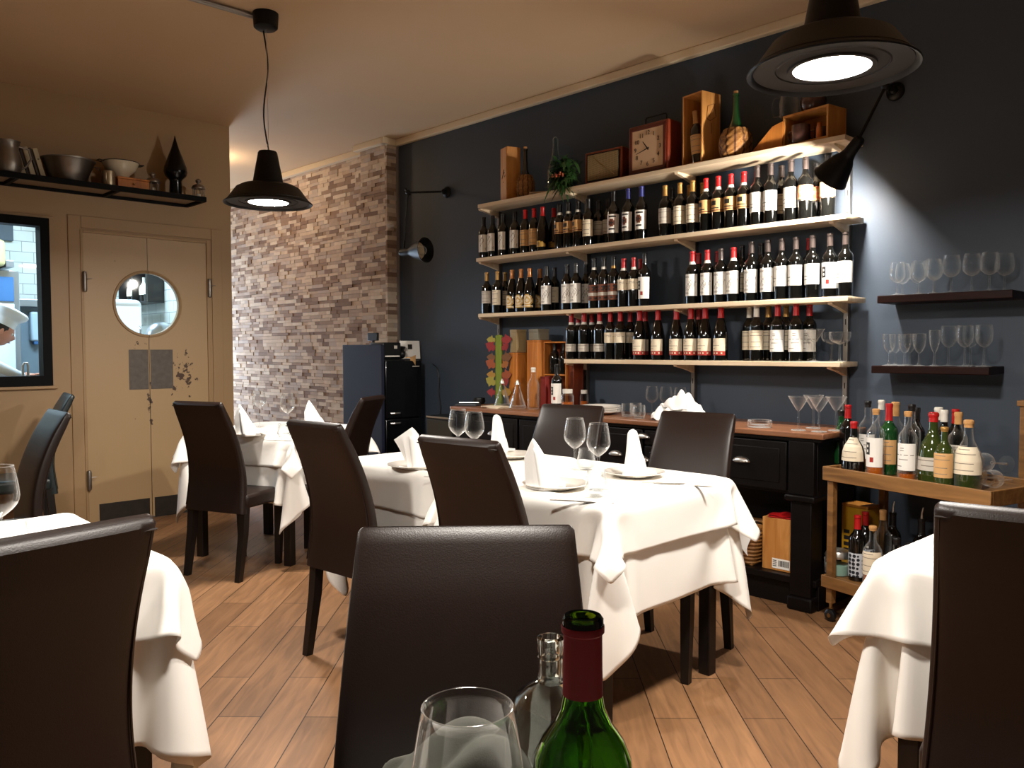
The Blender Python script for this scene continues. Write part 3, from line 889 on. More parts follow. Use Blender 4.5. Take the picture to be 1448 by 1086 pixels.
# ------------------------------------------------------------------ bottles
BOT = {
    'bordeaux': [(0, 0), (.033, 0), (.0365, .004), (.0372, .02), (.0375, .185), (.036, .197), (.031, .208), (.022, .219), (.0165, .23), (.0145, .245), (.0138, .285), (.0155, .287), (.0155, .297), (.0135, .30), (0, .30)],
    'tall': [(0, 0), (.033, 0), (.0365, .004), (.0385, .19), (.0375, .203), (.033, .215), (.023, .227), (.0165, .24), (.0145, .255), (.0138, .305), (.0155, .307), (.0155, .317), (.0135, .32), (0, .32)],
    'burgundy': [(0, 0), (.037, 0), (.0405, .004), (.041, .13), (.0395, .15), (.034, .18), (.026, .21), (.0185, .235), (.015, .255), (.0142, .283), (.0158, .285), (.0158, .296), (.0138, .30), (0, .30)],
    'clear_round': [(0, 0), (.036, 0), (.04, .005), (.041, .15), (.038, .172), (.028, .19), (.018, .203), (.0145, .22), (.014, .262), (.0165, .264), (.0165, .274), (0, .276)],
    'squat': [(0, 0), (.046, 0), (.052, .006), (.053, .03), (.047, .10), (.040, .125), (.026, .148), (.0165, .165), (.0145, .18), (.014, .222), (.016, .224), (.016, .234), (0, .236)],
    'bulb': [(0, 0), (.044, 0), (.05, .006), (.052, .05), (.05, .11), (.042, .145), (.028, .172), (.019, .19), (.016, .215), (.0155, .25), (.018, .252), (.018, .264), (0, .266)],
    'flask': [(0, 0), (.036, 0), (.04, .005), (.041, .10), (.037, .125), (.025, .145), (.015, .16), (.013, .19), (.0155, .192), (.0155, .20), (0, .202)],
}
def bottle_r(kind, z):
    p = BOT[kind]
    for (r0, z0), (r1, z1) in zip(p[1:], p[2:]):
        if z0 <= z <= z1 and z1 > z0: return r0 + (r1 - r0) * (z - z0) / (z1 - z0)
    return p[3][0]
ART = {
    'plain': ["............", "...#####....", "............", "..########..", "............", "............", "............", "...######...", "............", "............", "..#######...", "............"],
    'script': ["............", "............", "......##....", ".....#..#...", "....#...#...", ".......#....", "......#.....", ".....#......", "............", "..........#.", "..........#.", "............"],
    'tanbox': ["............", "............", "..####......", "..####......", "..####......", "..####......", "............", "...........", "..######....", "............", "bbbbbbbbbbbb", "............"],
    'oval': ["............", "...######...", "............", "....bbb.....", "...bb#bb....", "...b###b....", "...bb#bb....", "....bbb.....", "............", "...#####....", "............", "............"],
    'round': ["____oooo____", "__oo....oo__", "_oo..oo..oo_", "_o..oooo..o_", "oo.oo..oo.oo", "o..o....o..o", "o..oo..oo..o", "oo..oooo..oo", "_oo......oo_", "__oooooooo__", "............", ".oooooooooo."],
    'lowgold': ["____....____", "__........__", "_..######.._", "............", "...####.....", "............"],
    'silver': ["............", "..########..", "............", "....####....", "............"],
    'stripe': ["............", ".##.........", ".###........", ".##.........", "............", ".#######....", "............", ".####.......", "............", "rrrrrrrrrrrr", "rr.r.r.rr.rr", "rrrrrrrrrrrr"],
    'orange': ["oooooooooooo", "oo..ooo...oo", "o..oo.....oo", "oo.....oo..o", "ooo..ooo..oo", "oooooooooooo", "............", "####.####.##"],
    'crest': ["............", ".....#......", ".....##.....", "............", "............", "............", "............", ".####.......", "............", ".###........", "............", "............"],
    'wordmark': ["............", "............", "....##......", "....##......", "............", ".##.#.##.##.", "............", "...#####....", "............", "............", ".####.......", "............"],
    'scribble': ["............", "..####......", "............", ".......#....", "......#.#.#.", ".....#.#.#..", "....#.##.#..", "...#..#.#...", ".#.#.#......", "............", "..####......", "............"],
    'seal': ["............", "............", "..###.......", "..#.#.......", "..###.......", "..#.#.......", "..###.......", "............", ".....rr.....", ".....rr.....", "............", "............"],
    'dark': ["bbbbbbbbbbbb", "b####bb####b", "bb##bbbb##bb", "b#b##bb##b#b", "bbbbbbbbbbbb", "............", "............", "bbbbbbbbbbbb", "b##bb##bb##b", "bbbbbbbbbbbb"],
    'word': ["............", "............", "..#.####....", "..#.#.##.##.", "............", "............", "............", "............"],
}
LABELS = {   # name: (paper, art, z0, z1, half angle in degrees, words)
    'plain': ('paper', 'plain', .06, .165, 82, 'cream label'), 'script': ('white_paper', 'script', .045, .17, 72, 'pale label with scrawl'),
    'tanbox': ('tan_paper', 'tanbox', .10, .175, 80, 'tan label with dark square'), 'tan': ('tan_paper', 'plain', .05, .16, 80, 'tan label'),
    'oval': ('white_paper', 'oval', .06, .175, 74, 'white label with dark oval'), 'round': ('paper', 'round', .03, .12, 62, 'round ringed label'),
    'lowgold': ('gold_paper', 'lowgold', .03, .07, 75, 'low gold label'), 'silver': ('grey_paper', 'silver', .05, .10, 85, 'low silver label'),
    'stripe': ('paper', 'stripe', .03, .125, 72, 'cream label over red stripe'), 'orange': ('orange_paper', 'orange', .095, .175, 84, 'orange label'),
    'crest': ('white_paper', 'crest', .07, .175, 80, 'white label with small crest'), 'wordmark': ('white_paper', 'wordmark', .05, .165, 76, 'white label with lettering'),
    'scribble': ('white_paper', 'scribble', .045, .17, 78, 'white label with drawn sprig'), 'seal': ('white_paper', 'seal', .045, .175, 76, 'white label with red seal'),
    'dark': ('grey_paper', 'dark', .05, .15, 80, 'dark picture label'), 'word': ('paper', 'word', .105, .17, 86, 'wide cream label'),
    'grey': ('grey_paper', 'plain', .075, .165, 82, 'greyish label'), 'none': (None, None, 0, 0, 0, 'no visible label'),
}
_cache = {}
def label_mesh(kind, lab, sc=1.0):
    key = ('label', kind, lab, sc)
    if key in _cache: return _cache[key]
    paper, art, z0, z1, ha, _ = LABELS[lab]
    rows = ART[art]; nv = len(rows); nu = len(rows[0]); mb = MB()
    inks = {'#': M['ink'] if art in ('oval', 'round', 'orange', 'dark', 'seal', 'tanbox', 'crest') else M['soft_ink'], 'b': M['brown_ink'], 'r': M['red_ink'], 'o': M['gold_paper'] if lab == 'round' else M['orange_paper']}
    if lab == 'orange': inks['.'] = M['tan_paper']; inks['o'] = M['orange_paper']
    sub = 2; rsub = 3; graphic = art in ('oval', 'round', 'orange', 'dark', 'seal', 'tanbox', 'scribble', 'script')
    nv *= rsub
    vs = {}
    def vert(i, j):
        if (i, j) not in vs:
            a = math.radians(-ha + 2 * ha * i / (nu * sub)); z = z1 + (z0 - z1) * j / nv
            r = bottle_r(kind, z) + .0007
            vs[(i, j)] = mb.bm.verts.new((r * math.sin(a) * sc, -r * math.cos(a) * sc, z * sc))
        return vs[(i, j)]
    for j in range(nv):
        for i in range(nu * sub):
            ch = rows[j // rsub][min(i // sub, len(rows[j // rsub]) - 1)]
            if ch == '#' and not graphic and j % rsub: ch = '.'
            if ch in '#b' and art in ('scribble', 'script') and (i + j) % 2: ch = '.'
            if ch == '_': continue
            f = mb.bm.faces.new((vert(i, j + 1), vert(i + 1, j + 1), vert(i + 1, j), vert(i, j)))
            f.material_index = mb.mi(inks.get(ch, M[paper]))
    _cache[key] = mb.mesh('label', 180, fix=False)
    return _cache[key]
def bottle_mesh(kind, m, name='wine_bottle', sc=1.0):
    key = ('body', kind, m, sc)
    if key not in _cache:
        mb = MB(); mb.lathe([(r * sc, z * sc) for r, z in BOT[kind]], m, 28)
        _cache[key] = mb.mesh(name, 35)
    return _cache[key]
def capsule_mesh(kind, m, ln=.062, sc=1.0, skirt=False):
    key = ('cap', kind, m, ln, sc)
    if key not in _cache:
        h = BOT[kind][-1][1]; mb = MB()
        zs = [h - ln + ln * k / 8 for k in range(9)]
        pr = [(bottle_r(kind, min(z, h - .004)) + .0009, z) for z in zs[:-1]] + [(.0152, h + .0006), (.013, h + .0014), (0, h + .0014)]
        mb.lathe([(r * sc, z * sc) for r, z in pr], m, 20, cap0=False)
        _cache[key] = mb.mesh('capsule', 40)
    return _cache[key]
def band_mesh(kind, m, z0, z1, sc=1.0):
    key = ('band', kind, m, z0, sc)
    if key not in _cache:
        mb = MB(); mb.lathe([((bottle_r(kind, z) + .0012) * sc, z * sc) for z in (z0, (z0 + z1) / 2, z1)], m, 20, cap0=False, cap1=False)
        _cache[key] = mb.mesh('neck_band', 180)
    return _cache[key]
def liquid_mesh(kind, m, z1, sc=1.0):
    key = ('liq', kind, m, z1, sc)
    if key not in _cache:
        mb = MB(); zs = [.006 + (z1 - .006) * k / 8 for k in range(9)]
        mb.lathe([(0, .006 * sc)] + [((bottle_r(kind, z) - .002) * sc, z * sc) for z in zs] + [(0, z1 * sc)], m, 24)
        _cache[key] = mb.mesh('liquid', 40)
    return _cache[key]
CAPS = {'k': ('cap_black', 'black'), 'r': ('cap_red', 'red'), 'g': ('cap_gold', 'gold'), 'c': ('cap_copper', 'copper'), 'z': ('cap_bronze', 'bronze'), 'b': ('cap_blue', 'blue'), 'w': ('cap_white', 'white'), 'o': ('cork', 'cork')}
ORD = ['leftmost'] + [s + ' from left' for s in ('second third fourth fifth sixth seventh eighth ninth tenth eleventh twelfth thirteenth fourteenth fifteenth sixteenth seventeenth eighteenth nineteenth twentieth '
       'twenty-first twenty-second twenty-third twenty-fourth twenty-fifth twenty-sixth twenty-seventh twenty-eighth twenty-ninth thirtieth thirty-first thirty-second thirty-third thirty-fourth thirty-fifth').split()]
def bottle(p, kind, glass, cap, lab, label, group, rz=0.0, band=None, name='wine_bottle', caplen=.062, liquid=None, sc=1.0, labname=None):
    o = link(name, bottle_mesh(kind, M[glass], name, sc), None, p, (0, 0, rz))
    tag(o, label, 'bottle', group)
    link('capsule', capsule_mesh(kind, M[CAPS[cap][0]], caplen, sc), o)
    if band: link('neck_band', band_mesh(kind, M[band], BOT[kind][-1][1] - caplen - .012, BOT[kind][-1][1] - caplen + .004, sc), o)
    if lab and lab != 'none': link('label', label_mesh(kind, lab, sc), o)
    if liquid: link('liquid', liquid_mesh(kind, M[liquid[0]], liquid[1], sc), o)
    return o

# ------------------------------------------------------------------ wine shelves on the blue wall
SH_F, SH_B = 3.975, 4.185
SHELVES = {'top': (2.315, -4.43, -1.745), 'upper': (1.93, -4.45, -1.735), 'middle': (1.527, -4.43, -1.72), 'lower': (1.203, -3.59, -1.755)}
UPR = [-4.44, -3.585, -2.742, -1.822]
wordsh = {'top': 'long pale pine shelf, topmost, carrying clock and wooden boxes', 'upper': 'long pale pine shelf under the topmost, holding upper row of wine',
          'middle': 'long pale pine shelf holding the middle row of wine', 'lower': 'shorter pale pine shelf holding the lowest row of wine'}
for k, (z, xa, xb) in SHELVES.items():
    t = thing('wall_shelf', wordsh[k], 'shelf', (xa, SH_B, z), 0, 'pine wine shelves')
    mb = MB(); mb.box(0, xb - xa, SH_F - SH_B, 0, -.026, 0, M['pine'], .003); mb.build('shelf_board', t)
    for ux in UPR:
        if ux < xa - .05: continue
        mb = MB()
        fr = Matrix(((0, 1, 0, ux - xa - .012), (1, 0, 0, 0), (0, 0, 1, 0), (0, 0, 0, 1)))
        mb.prism([(.0, -.075), (.0, -.026), (SH_F - SH_B + .025, -.026), (SH_F - SH_B + .03, -.036), (-.10, -.05), (-.03, -.066)][::-1], .024, M['pine'], fr)
        mb.build('bracket', t)
for i, ux in enumerate(UPR):
    z0 = .872
    mb = MB(); mb.box(ux - .012, ux + .012, YW - .034, YW - .001, z0, 2.288, M['old_steel'], .002)
    for j in range(12):
        zz = z0 + .08 + j * .11
        mb.box(ux - .003, ux + .003, YW - .0345, YW - .03, zz, zz + .03, M['black'])
    o = mb.build('shelf_upright')
    tag(o, ('grey metal upright at the left end of the wine shelves', 'grey metal upright where the lowest wine shelf begins', 'grey metal upright in the middle of the wine shelves', 'grey metal upright at the right end of the wine shelves')[i], 'upright', 'metal shelf uprights')

def wine_row(rowname, z, items, y0=4.035, y1=4.128):
    lim = SHELVES[rowname]
    items = sorted(items, key=lambda a: a[0]); xs = {}
    for row, y in ((0, y0), (1, y1)):       # bottles of one row never touch
        ix = [i for i, it in enumerate(items) if it[1] == row]
        v = [at_y(items[i][0], 400, y).x for i in ix]; rr = [BOT[items[i][2]][4][0] + .002 for i in ix]
        for k in range(1, len(v)): v[k] = max(v[k], v[k - 1] + rr[k - 1] + rr[k])
        if v: v[-1] = min(v[-1], lim[2] - .042)
        for k in range(len(v) - 2, -1, -1): v[k] = min(v[k], v[k + 1] - rr[k + 1] - rr[k])
        xs.update(zip(ix, v))
    for i, it in enumerate(items):
        px, row, kind, cap, lab = it[:5]; band = it[5] if len(it) > 5 else None
        y = y1 if row else y0
        x = xs[i]
        rnd = random.Random(i * 31 + int(z * 100))
        words = '%s, %s wine row' % (ORD[i], rowname)
        capw = CAPS[cap][1]
        lb = 'bottle, %s, %s cap, %s' % (LABELS[lab][5], capw, words)
        if lab == 'none': lb = 'dark wine bottle with %s cap, %s' % (capw, words)
        bottle((x, y, z), kind, 'wine_glass_dark', cap, lab, lb, 'wine bottles on the %s shelf' % rowname, math.radians(rnd.uniform(-6, 26)), band)
Bx, Bg, Tl = 'bordeaux', 'burgundy', 'tall'
wine_row('upper', 1.93, [(684.4, 0, Bx, 'k', 'script'), (696.9, 0, Bx, 'k', 'script'), (711.8, 0, Bx, 'k', 'script'), (728.4, 0, Bx, 'k', 'script'), (742.9, 0, Bx, 'r', 'tan'), (755.3, 0, Bx, 'r', 'tan'),
    (767.5, 0, Bg, 'r', 'lowgold'), (783.3, 1, Bg, 'r', 'lowgold'), (791.6, 0, Bx, 'k', 'tanbox', 'cap_white'), (804, 0, Bx, 'k', 'tanbox', 'cap_white'), (817.4, 0, Bx, 'k', 'tanbox', 'cap_white'),
    (831.9, 0, Bx, 'k', 'plain'), (846.4, 1, Bx, 'k', 'grey'), (860, 1, Bx, 'k', 'grey'), (867.2, 0, Tl, 'k', 'oval'), (887.9, 0, Tl, 'b', 'oval'), (906.5, 0, Tl, 'b', 'oval'),
    (939.9, 0, Bx, 'g', 'grey'), (949, 1, Bx, 'k', 'grey'), (960.9, 0, Bx, 'g', 'plain'), (974, 1, Bx, 'g', 'plain'), (978.6, 0, Bx, 'g', 'plain'), (993, 1, Bx, 'g', 'none'),
    (997.3, 0, Bx, 'r', 'tanbox', 'cap_white'), (1011.7, 0, Bx, 'r', 'tanbox', 'cap_white'), (1026, 0, Bx, 'r', 'tanbox', 'cap_white'), (1043.7, 0, Bx, 'r', 'tanbox', 'cap_white'),
    (1064.7, 0, Tl, 'z', 'crest'), (1085.3, 0, Tl, 'z', 'crest'), (1103.4, 1, Tl, 'z', 'plain'), (1116.6, 0, Tl, 'z', 'crest'), (1136.5, 0, Tl, 'z', 'orange'), (1153, 1, Bx, 'k', 'orange'), (1168.6, 0, Tl, 'k', 'orange')])
wine_row('middle', 1.527, [(688.4, 0, Bx, 'g', 'grey'), (703.5, 0, Bx, 'g', 'plain'), (714.3, 1, Bx, 'g', 'plain'), (724.2, 0, Bg, 'c', 'round'), (737, 0, Bg, 'c', 'round'), (749.1, 0, Bg, 'c', 'round'),
    (763.6, 1, Bg, 'c', 'round'), (772.9, 0, Bx, 'k', 'scribble'), (784.3, 1, Bx, 'k', 'plain'), (801.9, 0, Bx, 'k', 'scribble'), (813.3, 0, Bx, 'k', 'scribble'), (828.8, 1, Bx, 'k', 'scribble'),
    (840.2, 0, Tl, 'k', 'dark', 'cap_white'), (853.7, 0, Tl, 'k', 'dark', 'cap_white'), (867.2, 0, Tl, 'k', 'dark', 'cap_gold'), (878.6, 0, Bx, 'r', 'word', 'cap_white'), (894.1, 0, Bx, 'r', 'word', 'cap_white'),
    (905.5, 1, Bx, 'r', 'none'), (911.5, 0, Tl, 'k', 'seal'), (979, 0, Bx, 'r', 'scribble', 'cap_white'), (987.7, 1, Bx, 'r', 'none'), (1000, 0, Bx, 'r', 'scribble', 'cap_white'), (1015, 1, Bx, 'r', 'none'),
    (1019.1, 0, Bx, 'z', 'scribble'), (1034.5, 0, Bx, 'r', 'scribble', 'cap_white'), (1049, 1, Tl, 'k', 'plain'), (1062.2, 0, Tl, 'z', 'scribble'), (1076.2, 1, Tl, 'k', 'none'), (1085.2, 0, Tl, 'z', 'scribble'),
    (1103.2, 0, Tl, 'z', 'crest'), (1123.3, 0, Tl, 'z', 'crest'), (1143.9, 1, Tl, 'r', 'none'), (1148.3, 0, Tl, 'z', 'crest'), (1174.3, 0, Tl, 'z', 'seal'), (1192.4, 0, Tl, 'z', 'crest')])
wine_row('lower', 1.203, [(808, 0, Bx, 'r', 'silver', 'cap_white'), (817.7, 1, Bx, 'r', 'silver', 'cap_white'), (826, 0, Bx, 'r', 'silver', 'cap_white'), (837, 1, Bx, 'r', 'silver', 'cap_white'), (848, 0, Bx, 'r', 'silver', 'cap_white'),
    (863.2, 0, Bx, 'r', 'word'), (876.7, 0, Bx, 'r', 'word'), (891.2, 1, Bx, 'r', 'word'), (904.7, 0, Bg, 'r', 'stripe'), (912.5, 1, Bg, 'r', 'stripe'), (930.8, 0, Bg, 'r', 'stripe'), (957, 0, Bg, 'r', 'stripe'),
    (977.3, 0, Bg, 'r', 'stripe'), (988.9, 1, Bg, 'r', 'none'), (997.6, 0, Bg, 'r', 'stripe'), (1019.8, 0, Bg, 'r', 'stripe'), (1060.2, 1, Bx, 'w', 'plain'), (1070.2, 0, Bx, 'w', 'plain'), (1087.2, 1, Bx, 'g', 'plain'),
    (1100.2, 0, Bx, 'r', 'wordmark'), (1112.2, 1, Bx, 'g', 'plain'), (1126.3, 0, Bx, 'r', 'wordmark'), (1145.3, 1, Bx, 'r', 'wordmark')], y0=4.04, y1=4.135)

# cocktail glasses
def lathe_glass(prof, seg=32):
    mb = MB(); mb.lathe(prof, M['clear'], seg, cap0=True, cap1=False); return mb.mesh('glass', 50)
def stemware(h, foot, stem_top, bowl):
    """bowl: list of (r, z) from stem top to rim"""
    pr = [(0, 0), (foot, 0), (foot, .0015), (.010, .005), (.0042, .014), (.0038, stem_top - .01)] + bowl
    rt, zt = bowl[-1]
    return lathe_glass(pr + [(rt + .0006, zt + .0008), (rt - .0008, zt + .0012), (rt - .0016, zt - .002)])
G = {
    'martini': stemware(.165, .036, .095, [(.004, .095), (.012, .102), (.030, .130), (.050, .165)]),
    'coupe': stemware(.15, .034, .085, [(.004, .085), (.02, .092), (.045, .104), (.052, .122), (.0525, .148)]),
    'tulip': stemware(.155, .031, .058, [(.004, .058), (.018, .064), (.031, .078), (.0345, .095), (.033, .118), (.0275, .155)]),
    'balloon': stemware(.17, .034, .07, [(.004, .07), (.02, .076), (.036, .092), (.040, .11), (.038, .135), (.031, .17)]),
    'flute': stemware(.165, .030, .062, [(.004, .062), (.012, .075), (.020, .10), (.0235, .13), (.024, .165)]),
    'goblet': stemware(.185, .034, .085, [(.004, .085), (.018, .092), (.031, .110), (.0355, .135), (.0345, .16), (.0315, .185)]),
    'small_goblet': stemware(.15, .031, .06, [(.004, .06), (.014, .068), (.025, .09), (.029, .12), (.0305, .15)]),
}
def glass(kind, p, label, group, name):
    return tag(link(name, G[kind], None, p), label, 'glass', group)
for kind, px, y, lb, nm in (('martini', 1151.3, 4.03, 'martini glass at the right end of the lowest wine shelf', 'martini_glass'), ('coupe', 1176, 4.13, 'coupe glass half hidden behind the front coupe on the lowest wine shelf', 'coupe_glass'),
                        ('coupe', 1187.3, 4.03, 'front coupe glass at the right end of the lowest wine shelf', 'coupe_glass')):
    x = at_y(px, 505, y).x; glass(kind, (x, y, 1.2035), lb, 'glasses on the wine shelf', nm)

# ------------------------------------------------------------------ things on the topmost shelf
ZS = 2.3155
def wine_box(name, x, y, z, w, d, h, rz, m, label, open_front=False, group='wooden wine boxes', mark=None):
    t = thing(name, label, 'box', (x, y, z), rz, group)
    mb = MB(); th = .010
    if open_front:
        mb.box(-w / 2, -w / 2 + th, -d / 2, d / 2, 0, h, m, .0015); mb.box(w / 2 - th, w / 2, -d / 2, d / 2, 0, h, m, .0015)
        mb.box(-w / 2 + th, w / 2 - th, d / 2 - th, d / 2, 0, h, m, .0015)
        mb.box(-w / 2 + th, w / 2 - th, -d / 2, d / 2 - th, 0, th, m, .0015); mb.box(-w / 2 + th, w / 2 - th, -d / 2, d / 2 - th, h - th, h, m, .0015)
        mb.build('box_body', t)
    else:
        mb.box(-w / 2, w / 2, -d / 2, d / 2, 0, h, m, .002); mb.build('box_body', t)
        mb = MB(); mb.box(-w / 2 + .006, w / 2 - .006, -d / 2 - .004, -d / 2 - .0003, .006, h - .006, m, .001); mb.build('sliding_lid', t)
    if mark:
        mb = MB()
        for seg in mark: mb.tube([Vector(p) for p in seg], .0022, M['ink'], 5)
        mb.build('burnt_mark', t)
    return t
x = at_y(717, 280, 4.04).x
wine_box('wine_box', x, 4.075, ZS, .105, .105, .375, R(-18), M['pine_box'], 'tall closed wooden wine box at the left end of the topmost shelf', mark=[[(-.02, -.0575, .16), (.0, -.0575, .19), (.012, -.0575, .22)], [(.0, -.0575, .19), (.02, -.0575, .20)], [(.02, -.0575, .165), (.03, -.0575, .18)], [(0, -.0575, .13), (.004, -.0575, .135)]])
# wicker flask
M['wicker_dark'] = mat('dark_wicker_gap', srgb(84, 48, 20), .7)
def wicker_mesh(prof, n=20):
    mb = MB(); k = mb.mi(M['wicker']); seg = 44; rings = []
    pts = []
    for (r0, z0), (r1, z1) in zip(prof, prof[1:]):
        for s in range(5): pts.append((r0 + (r1 - r0) * s / 5, z0 + (z1 - z0) * s / 5))
    pts.append(prof[-1])
    for j, (r, z) in enumerate(pts):
        rings.append([mb.bm.verts.new(((r + .0034 * (1 if (i // 2 + j // 2) % 2 else -1)) * math.cos(2 * PI * i / seg), (r + .0034 * (1 if (i // 2 + j // 2) % 2 else -1)) * math.sin(2 * PI * i / seg), z)) for i in range(seg)])
    for a, b in zip(rings, rings[1:]):
        for i in range(seg):
            f = mb.bm.faces.new((a[i], a[(i + 1) % seg], b[(i + 1) % seg], b[i])); f.material_index = mb.mi(M['wicker_dark']) if i % 4 == 0 else k
    mb.bm.faces.new(rings[0][::-1]); mb.bm.faces.new(rings[-1])
    return mb.mesh('wicker_basket', 50)
def flask(p, r, bh, h, glassm, label, cork=True, wick='wicker'):
    t = thing('wicker_flask', label, 'flask', p, 0, 'wicker covered flasks')
    w = wicker_mesh([(r * .62, 0), (r * .92, bh * .12), (r, bh * .4), (r * .97, bh * .7), (r * .72, bh * .97), (r * .5, bh)])
    link('wicker_basket', w, t)
    mb = MB(); mb.lathe([(r * .55, bh * .96), (r * .42, bh * 1.06), (r * .27, bh * 1.25), (.0165, bh * 1.5), (.0145, h * .8), (.014, h - .03), (.017, h - .028), (.017, h - .016), (0, h - .015)], glassm, 24); mb.build('glass_neck', t)
    if cork:
        mb = MB(); mb.lathe([(.012, h - .02), (.0125, h), (0, h)], M['cork'], 16, cap0=False); mb.build('cork_stopper', t)
    return t
x = at_y(743, 275, 4.09).x
flask((x, 4.09, ZS), .064, .17, .365, M['wine_glass_dark'], 'dark wicker flask beside the left wooden box on the topmost shelf')
x = at_y(1040, 215, 4.06).x
flask((x, 4.06, ZS), .088, .165, .37, M['green_glass'], 'green-necked wicker flask with cork between box and long crate')
# papers
mb = MB()
for k in range(5): mb.box(-.075, .075, -.05, .05, k * .004, k * .004 + .003, M['tan_paper'] if k % 2 else M['grey_paper'], rot=Matrix.Rotation(R(6 * k - 10), 3, 'Z'))
o = mb.build('paper_stack', None, (at_y(765, 265, 4.05).x, 4.06, ZS), (0, 0, R(12))); tag(o, 'small stack of brownish papers on the topmost shelf left of the garland', 'papers')
# glass bottle with garland
x = at_y(784, 262, 4.10).x
M['blue_clear'] = thin_glass('bluish_clear_glass', (.72, .86, .88))
t = thing('glass_bottle', 'tall bluish glass bottle rising behind the green garland', 'bottle', (x, 4.11, ZS))
mb = MB(); mb.lathe([(0, 0), (.05, 0), (.055, .01), (.055, .15), (.045, .2), (.028, .25), (.02, .30), (.018, .36), (.02, .37), (.012, .385), (.0, .39)], M['blue_clear'], 28); mb.build('glass_body', t)
mb = MB(); rnd = random.Random(12)
gx, gz = at_y(796, 250, 3.99).x, 2.40
def leaf_blade(mb, p, d, ln, w, m, droop=.3):
    d = d.normalized(); s = d.cross(Vector((0, 0, 1)))
    s = s.normalized() if s.length > .01 else Vector((1, 0, 0))
    k = mb.mi(m); prev = None
    for i in range(6):
        t = i / 5; c = p + d * (ln * t) + Vector((0, 0, -droop * ln * t * t)); ww = w * math.sin(PI * min(.98, .12 + .85 * t)) 
        a, b = mb.bm.verts.new(c + s * ww), mb.bm.verts.new(c - s * ww)
        if prev: f = mb.bm.faces.new((prev[0], prev[1], b, a)); f.material_index = k
        prev = (a, b)
for k in range(340):
    a = rnd.uniform(0, 2 * PI); e = rnd.uniform(-.9, 1.2)
    d = Vector((math.cos(a), math.sin(a) * .7 - .35, math.sin(e)))
    p = Vector((gx + rnd.uniform(-.05, .07), 3.985 + rnd.uniform(-.03, .04), gz + rnd.uniform(-.07, .09)))
    leaf_blade(mb, p, d, rnd.uniform(.05, .11), rnd.uniform(.006, .014), M['leaf'], rnd.uniform(.1, .8))
t = thing('garland', 'green leafy garland with orange flowers hanging over the topmost shelf edge', 'plant', (gx, 3.99, ZS))
o = mb.build('leaves', t, (-gx, -3.99, -ZS), fix=False)
mb = MB(); pm = mat('orange_petals', srgb(205, 110, 76), .6)
for k in range(6):
    c = Vector((-.02 + k * .016, -.075 + .01 * (k % 2), .075 + .006 * math.sin(k * 2)))
    for q in range(7):
        a = q * 2 * PI / 7; leaf_blade(mb, c, Vector((math.cos(a), -.5, math.sin(a))), .016, .005, pm, .1)
mb.build('flowers', t, fix=False)
# radio
x = (at_y(827, 255, 4.03).x + at_y(880, 250, 4.03).x) / 2
t = thing('table_radio', 'old brown table radio with woven speaker front beside the clock', 'radio', (x, 4.09, ZS), R(3))
mb = MB(); mb.box(-.145, .145, -.065, .075, 0, .205, M['red_wood'], .008, 3); mb.build('radio_case', t)
mb = MB(); mb.box(-.128, .128, -.069, -.064, .016, .190, M['black_metal'], .002); mb.build('front_frame', t)
def weave():
    m = mat('woven_speaker_cloth', srgb(126, 104, 68), .8)
    N, L = nodes(m); b = N['Principled BSDF']
    tc = N.new('ShaderNodeTexCoord'); mp = N.new('ShaderNodeMapping'); mp.inputs['Rotation'].default_value = (0, R(45), 0)
    ck = N.new('ShaderNodeTexChecker'); ck.inputs['Scale'].default_value = 200; ck.inputs['Color1'].default_value = srgb(150, 126, 84); ck.inputs['Color2'].default_value = srgb(84, 66, 42)
    L.new(tc.outputs['Object'], mp.inputs['Vector']); L.new(mp.outputs['Vector'], ck.inputs['Vector']); L.new(ck.outputs['Color'], b.inputs['Base Color'])
    return m
mb = MB(); mb.box(-.118, .118, -.073, -.068, .024, .182, weave(), .001); mb.build('speaker_cloth', t)
mb = MB(); mb.tube([(-.06, -.074, .16), (.09, -.074, .04)], .0022, M['brass'], 6); mb.build('trim_rod', t)
# clock
x = (at_y(893, 240, 4.02).x + at_y(941, 235, 4.02).x) / 2
t = thing('mantel_clock', 'square red-wood clock with black numerals on the topmost shelf', 'clock', (x, 4.08, ZS), R(-2))
S_ = .15
mb = MB(); mb.box(-S_, S_, -.06, .07, 0, 2 * S_, mat('red_clock_wood', srgb(120, 46, 24), .35, coat=.3, noise=.2, nscale=20), .010, 3); mb.build('clock_case', t)
mb = MB()
wv = mat('dark_red_rim', srgb(84, 30, 18), .3, coat=.4)
for a in ((-.135, -.115, .015, .285), (.115, .135, .015, .285), (-.135, .135, .015, .035), (-.135, .135, .265, .285)): mb.box(a[0], a[1], -.07, -.058, a[2], a[3], wv, .003)
mb.build('dial_rim', t)
mb = MB(); mb.box(-.117, .117, -.064, -.059, .033, .267, mat('aged_dial', srgb(206, 172, 138), .5, noise=.1, nscale=8)); dial = mb.build('dial', t)
def text_mesh(txt, size, m, ext=.0006, align='CENTER'):
    cu = bpy.data.curves.new('lettering', 'FONT'); cu.body = txt; cu.size = size; cu.extrude = ext; cu.align_x = align; cu.align_y = 'CENTER'
    to = bpy.data.objects.new('lettering', cu); COL.objects.link(to)
    me = bpy.data.meshes.new_from_object(to.evaluated_get(bpy.context.evaluated_depsgraph_get()))
    bpy.data.objects.remove(to); me.materials.clear(); me.materials.append(m)
    return me
def joined_text(entries, m):
    bm = bmesh.new()
    for txt, size, mx in entries:
        me = text_mesh(txt, size, m); me.transform(mx); bm.from_mesh(me)
    me = bpy.data.meshes.new('lettering'); bm.to_mesh(me); bm.free(); me.materials.append(m)
    return me
UPR_M = Matrix.Rotation(PI / 2, 4, 'X')
ents = []
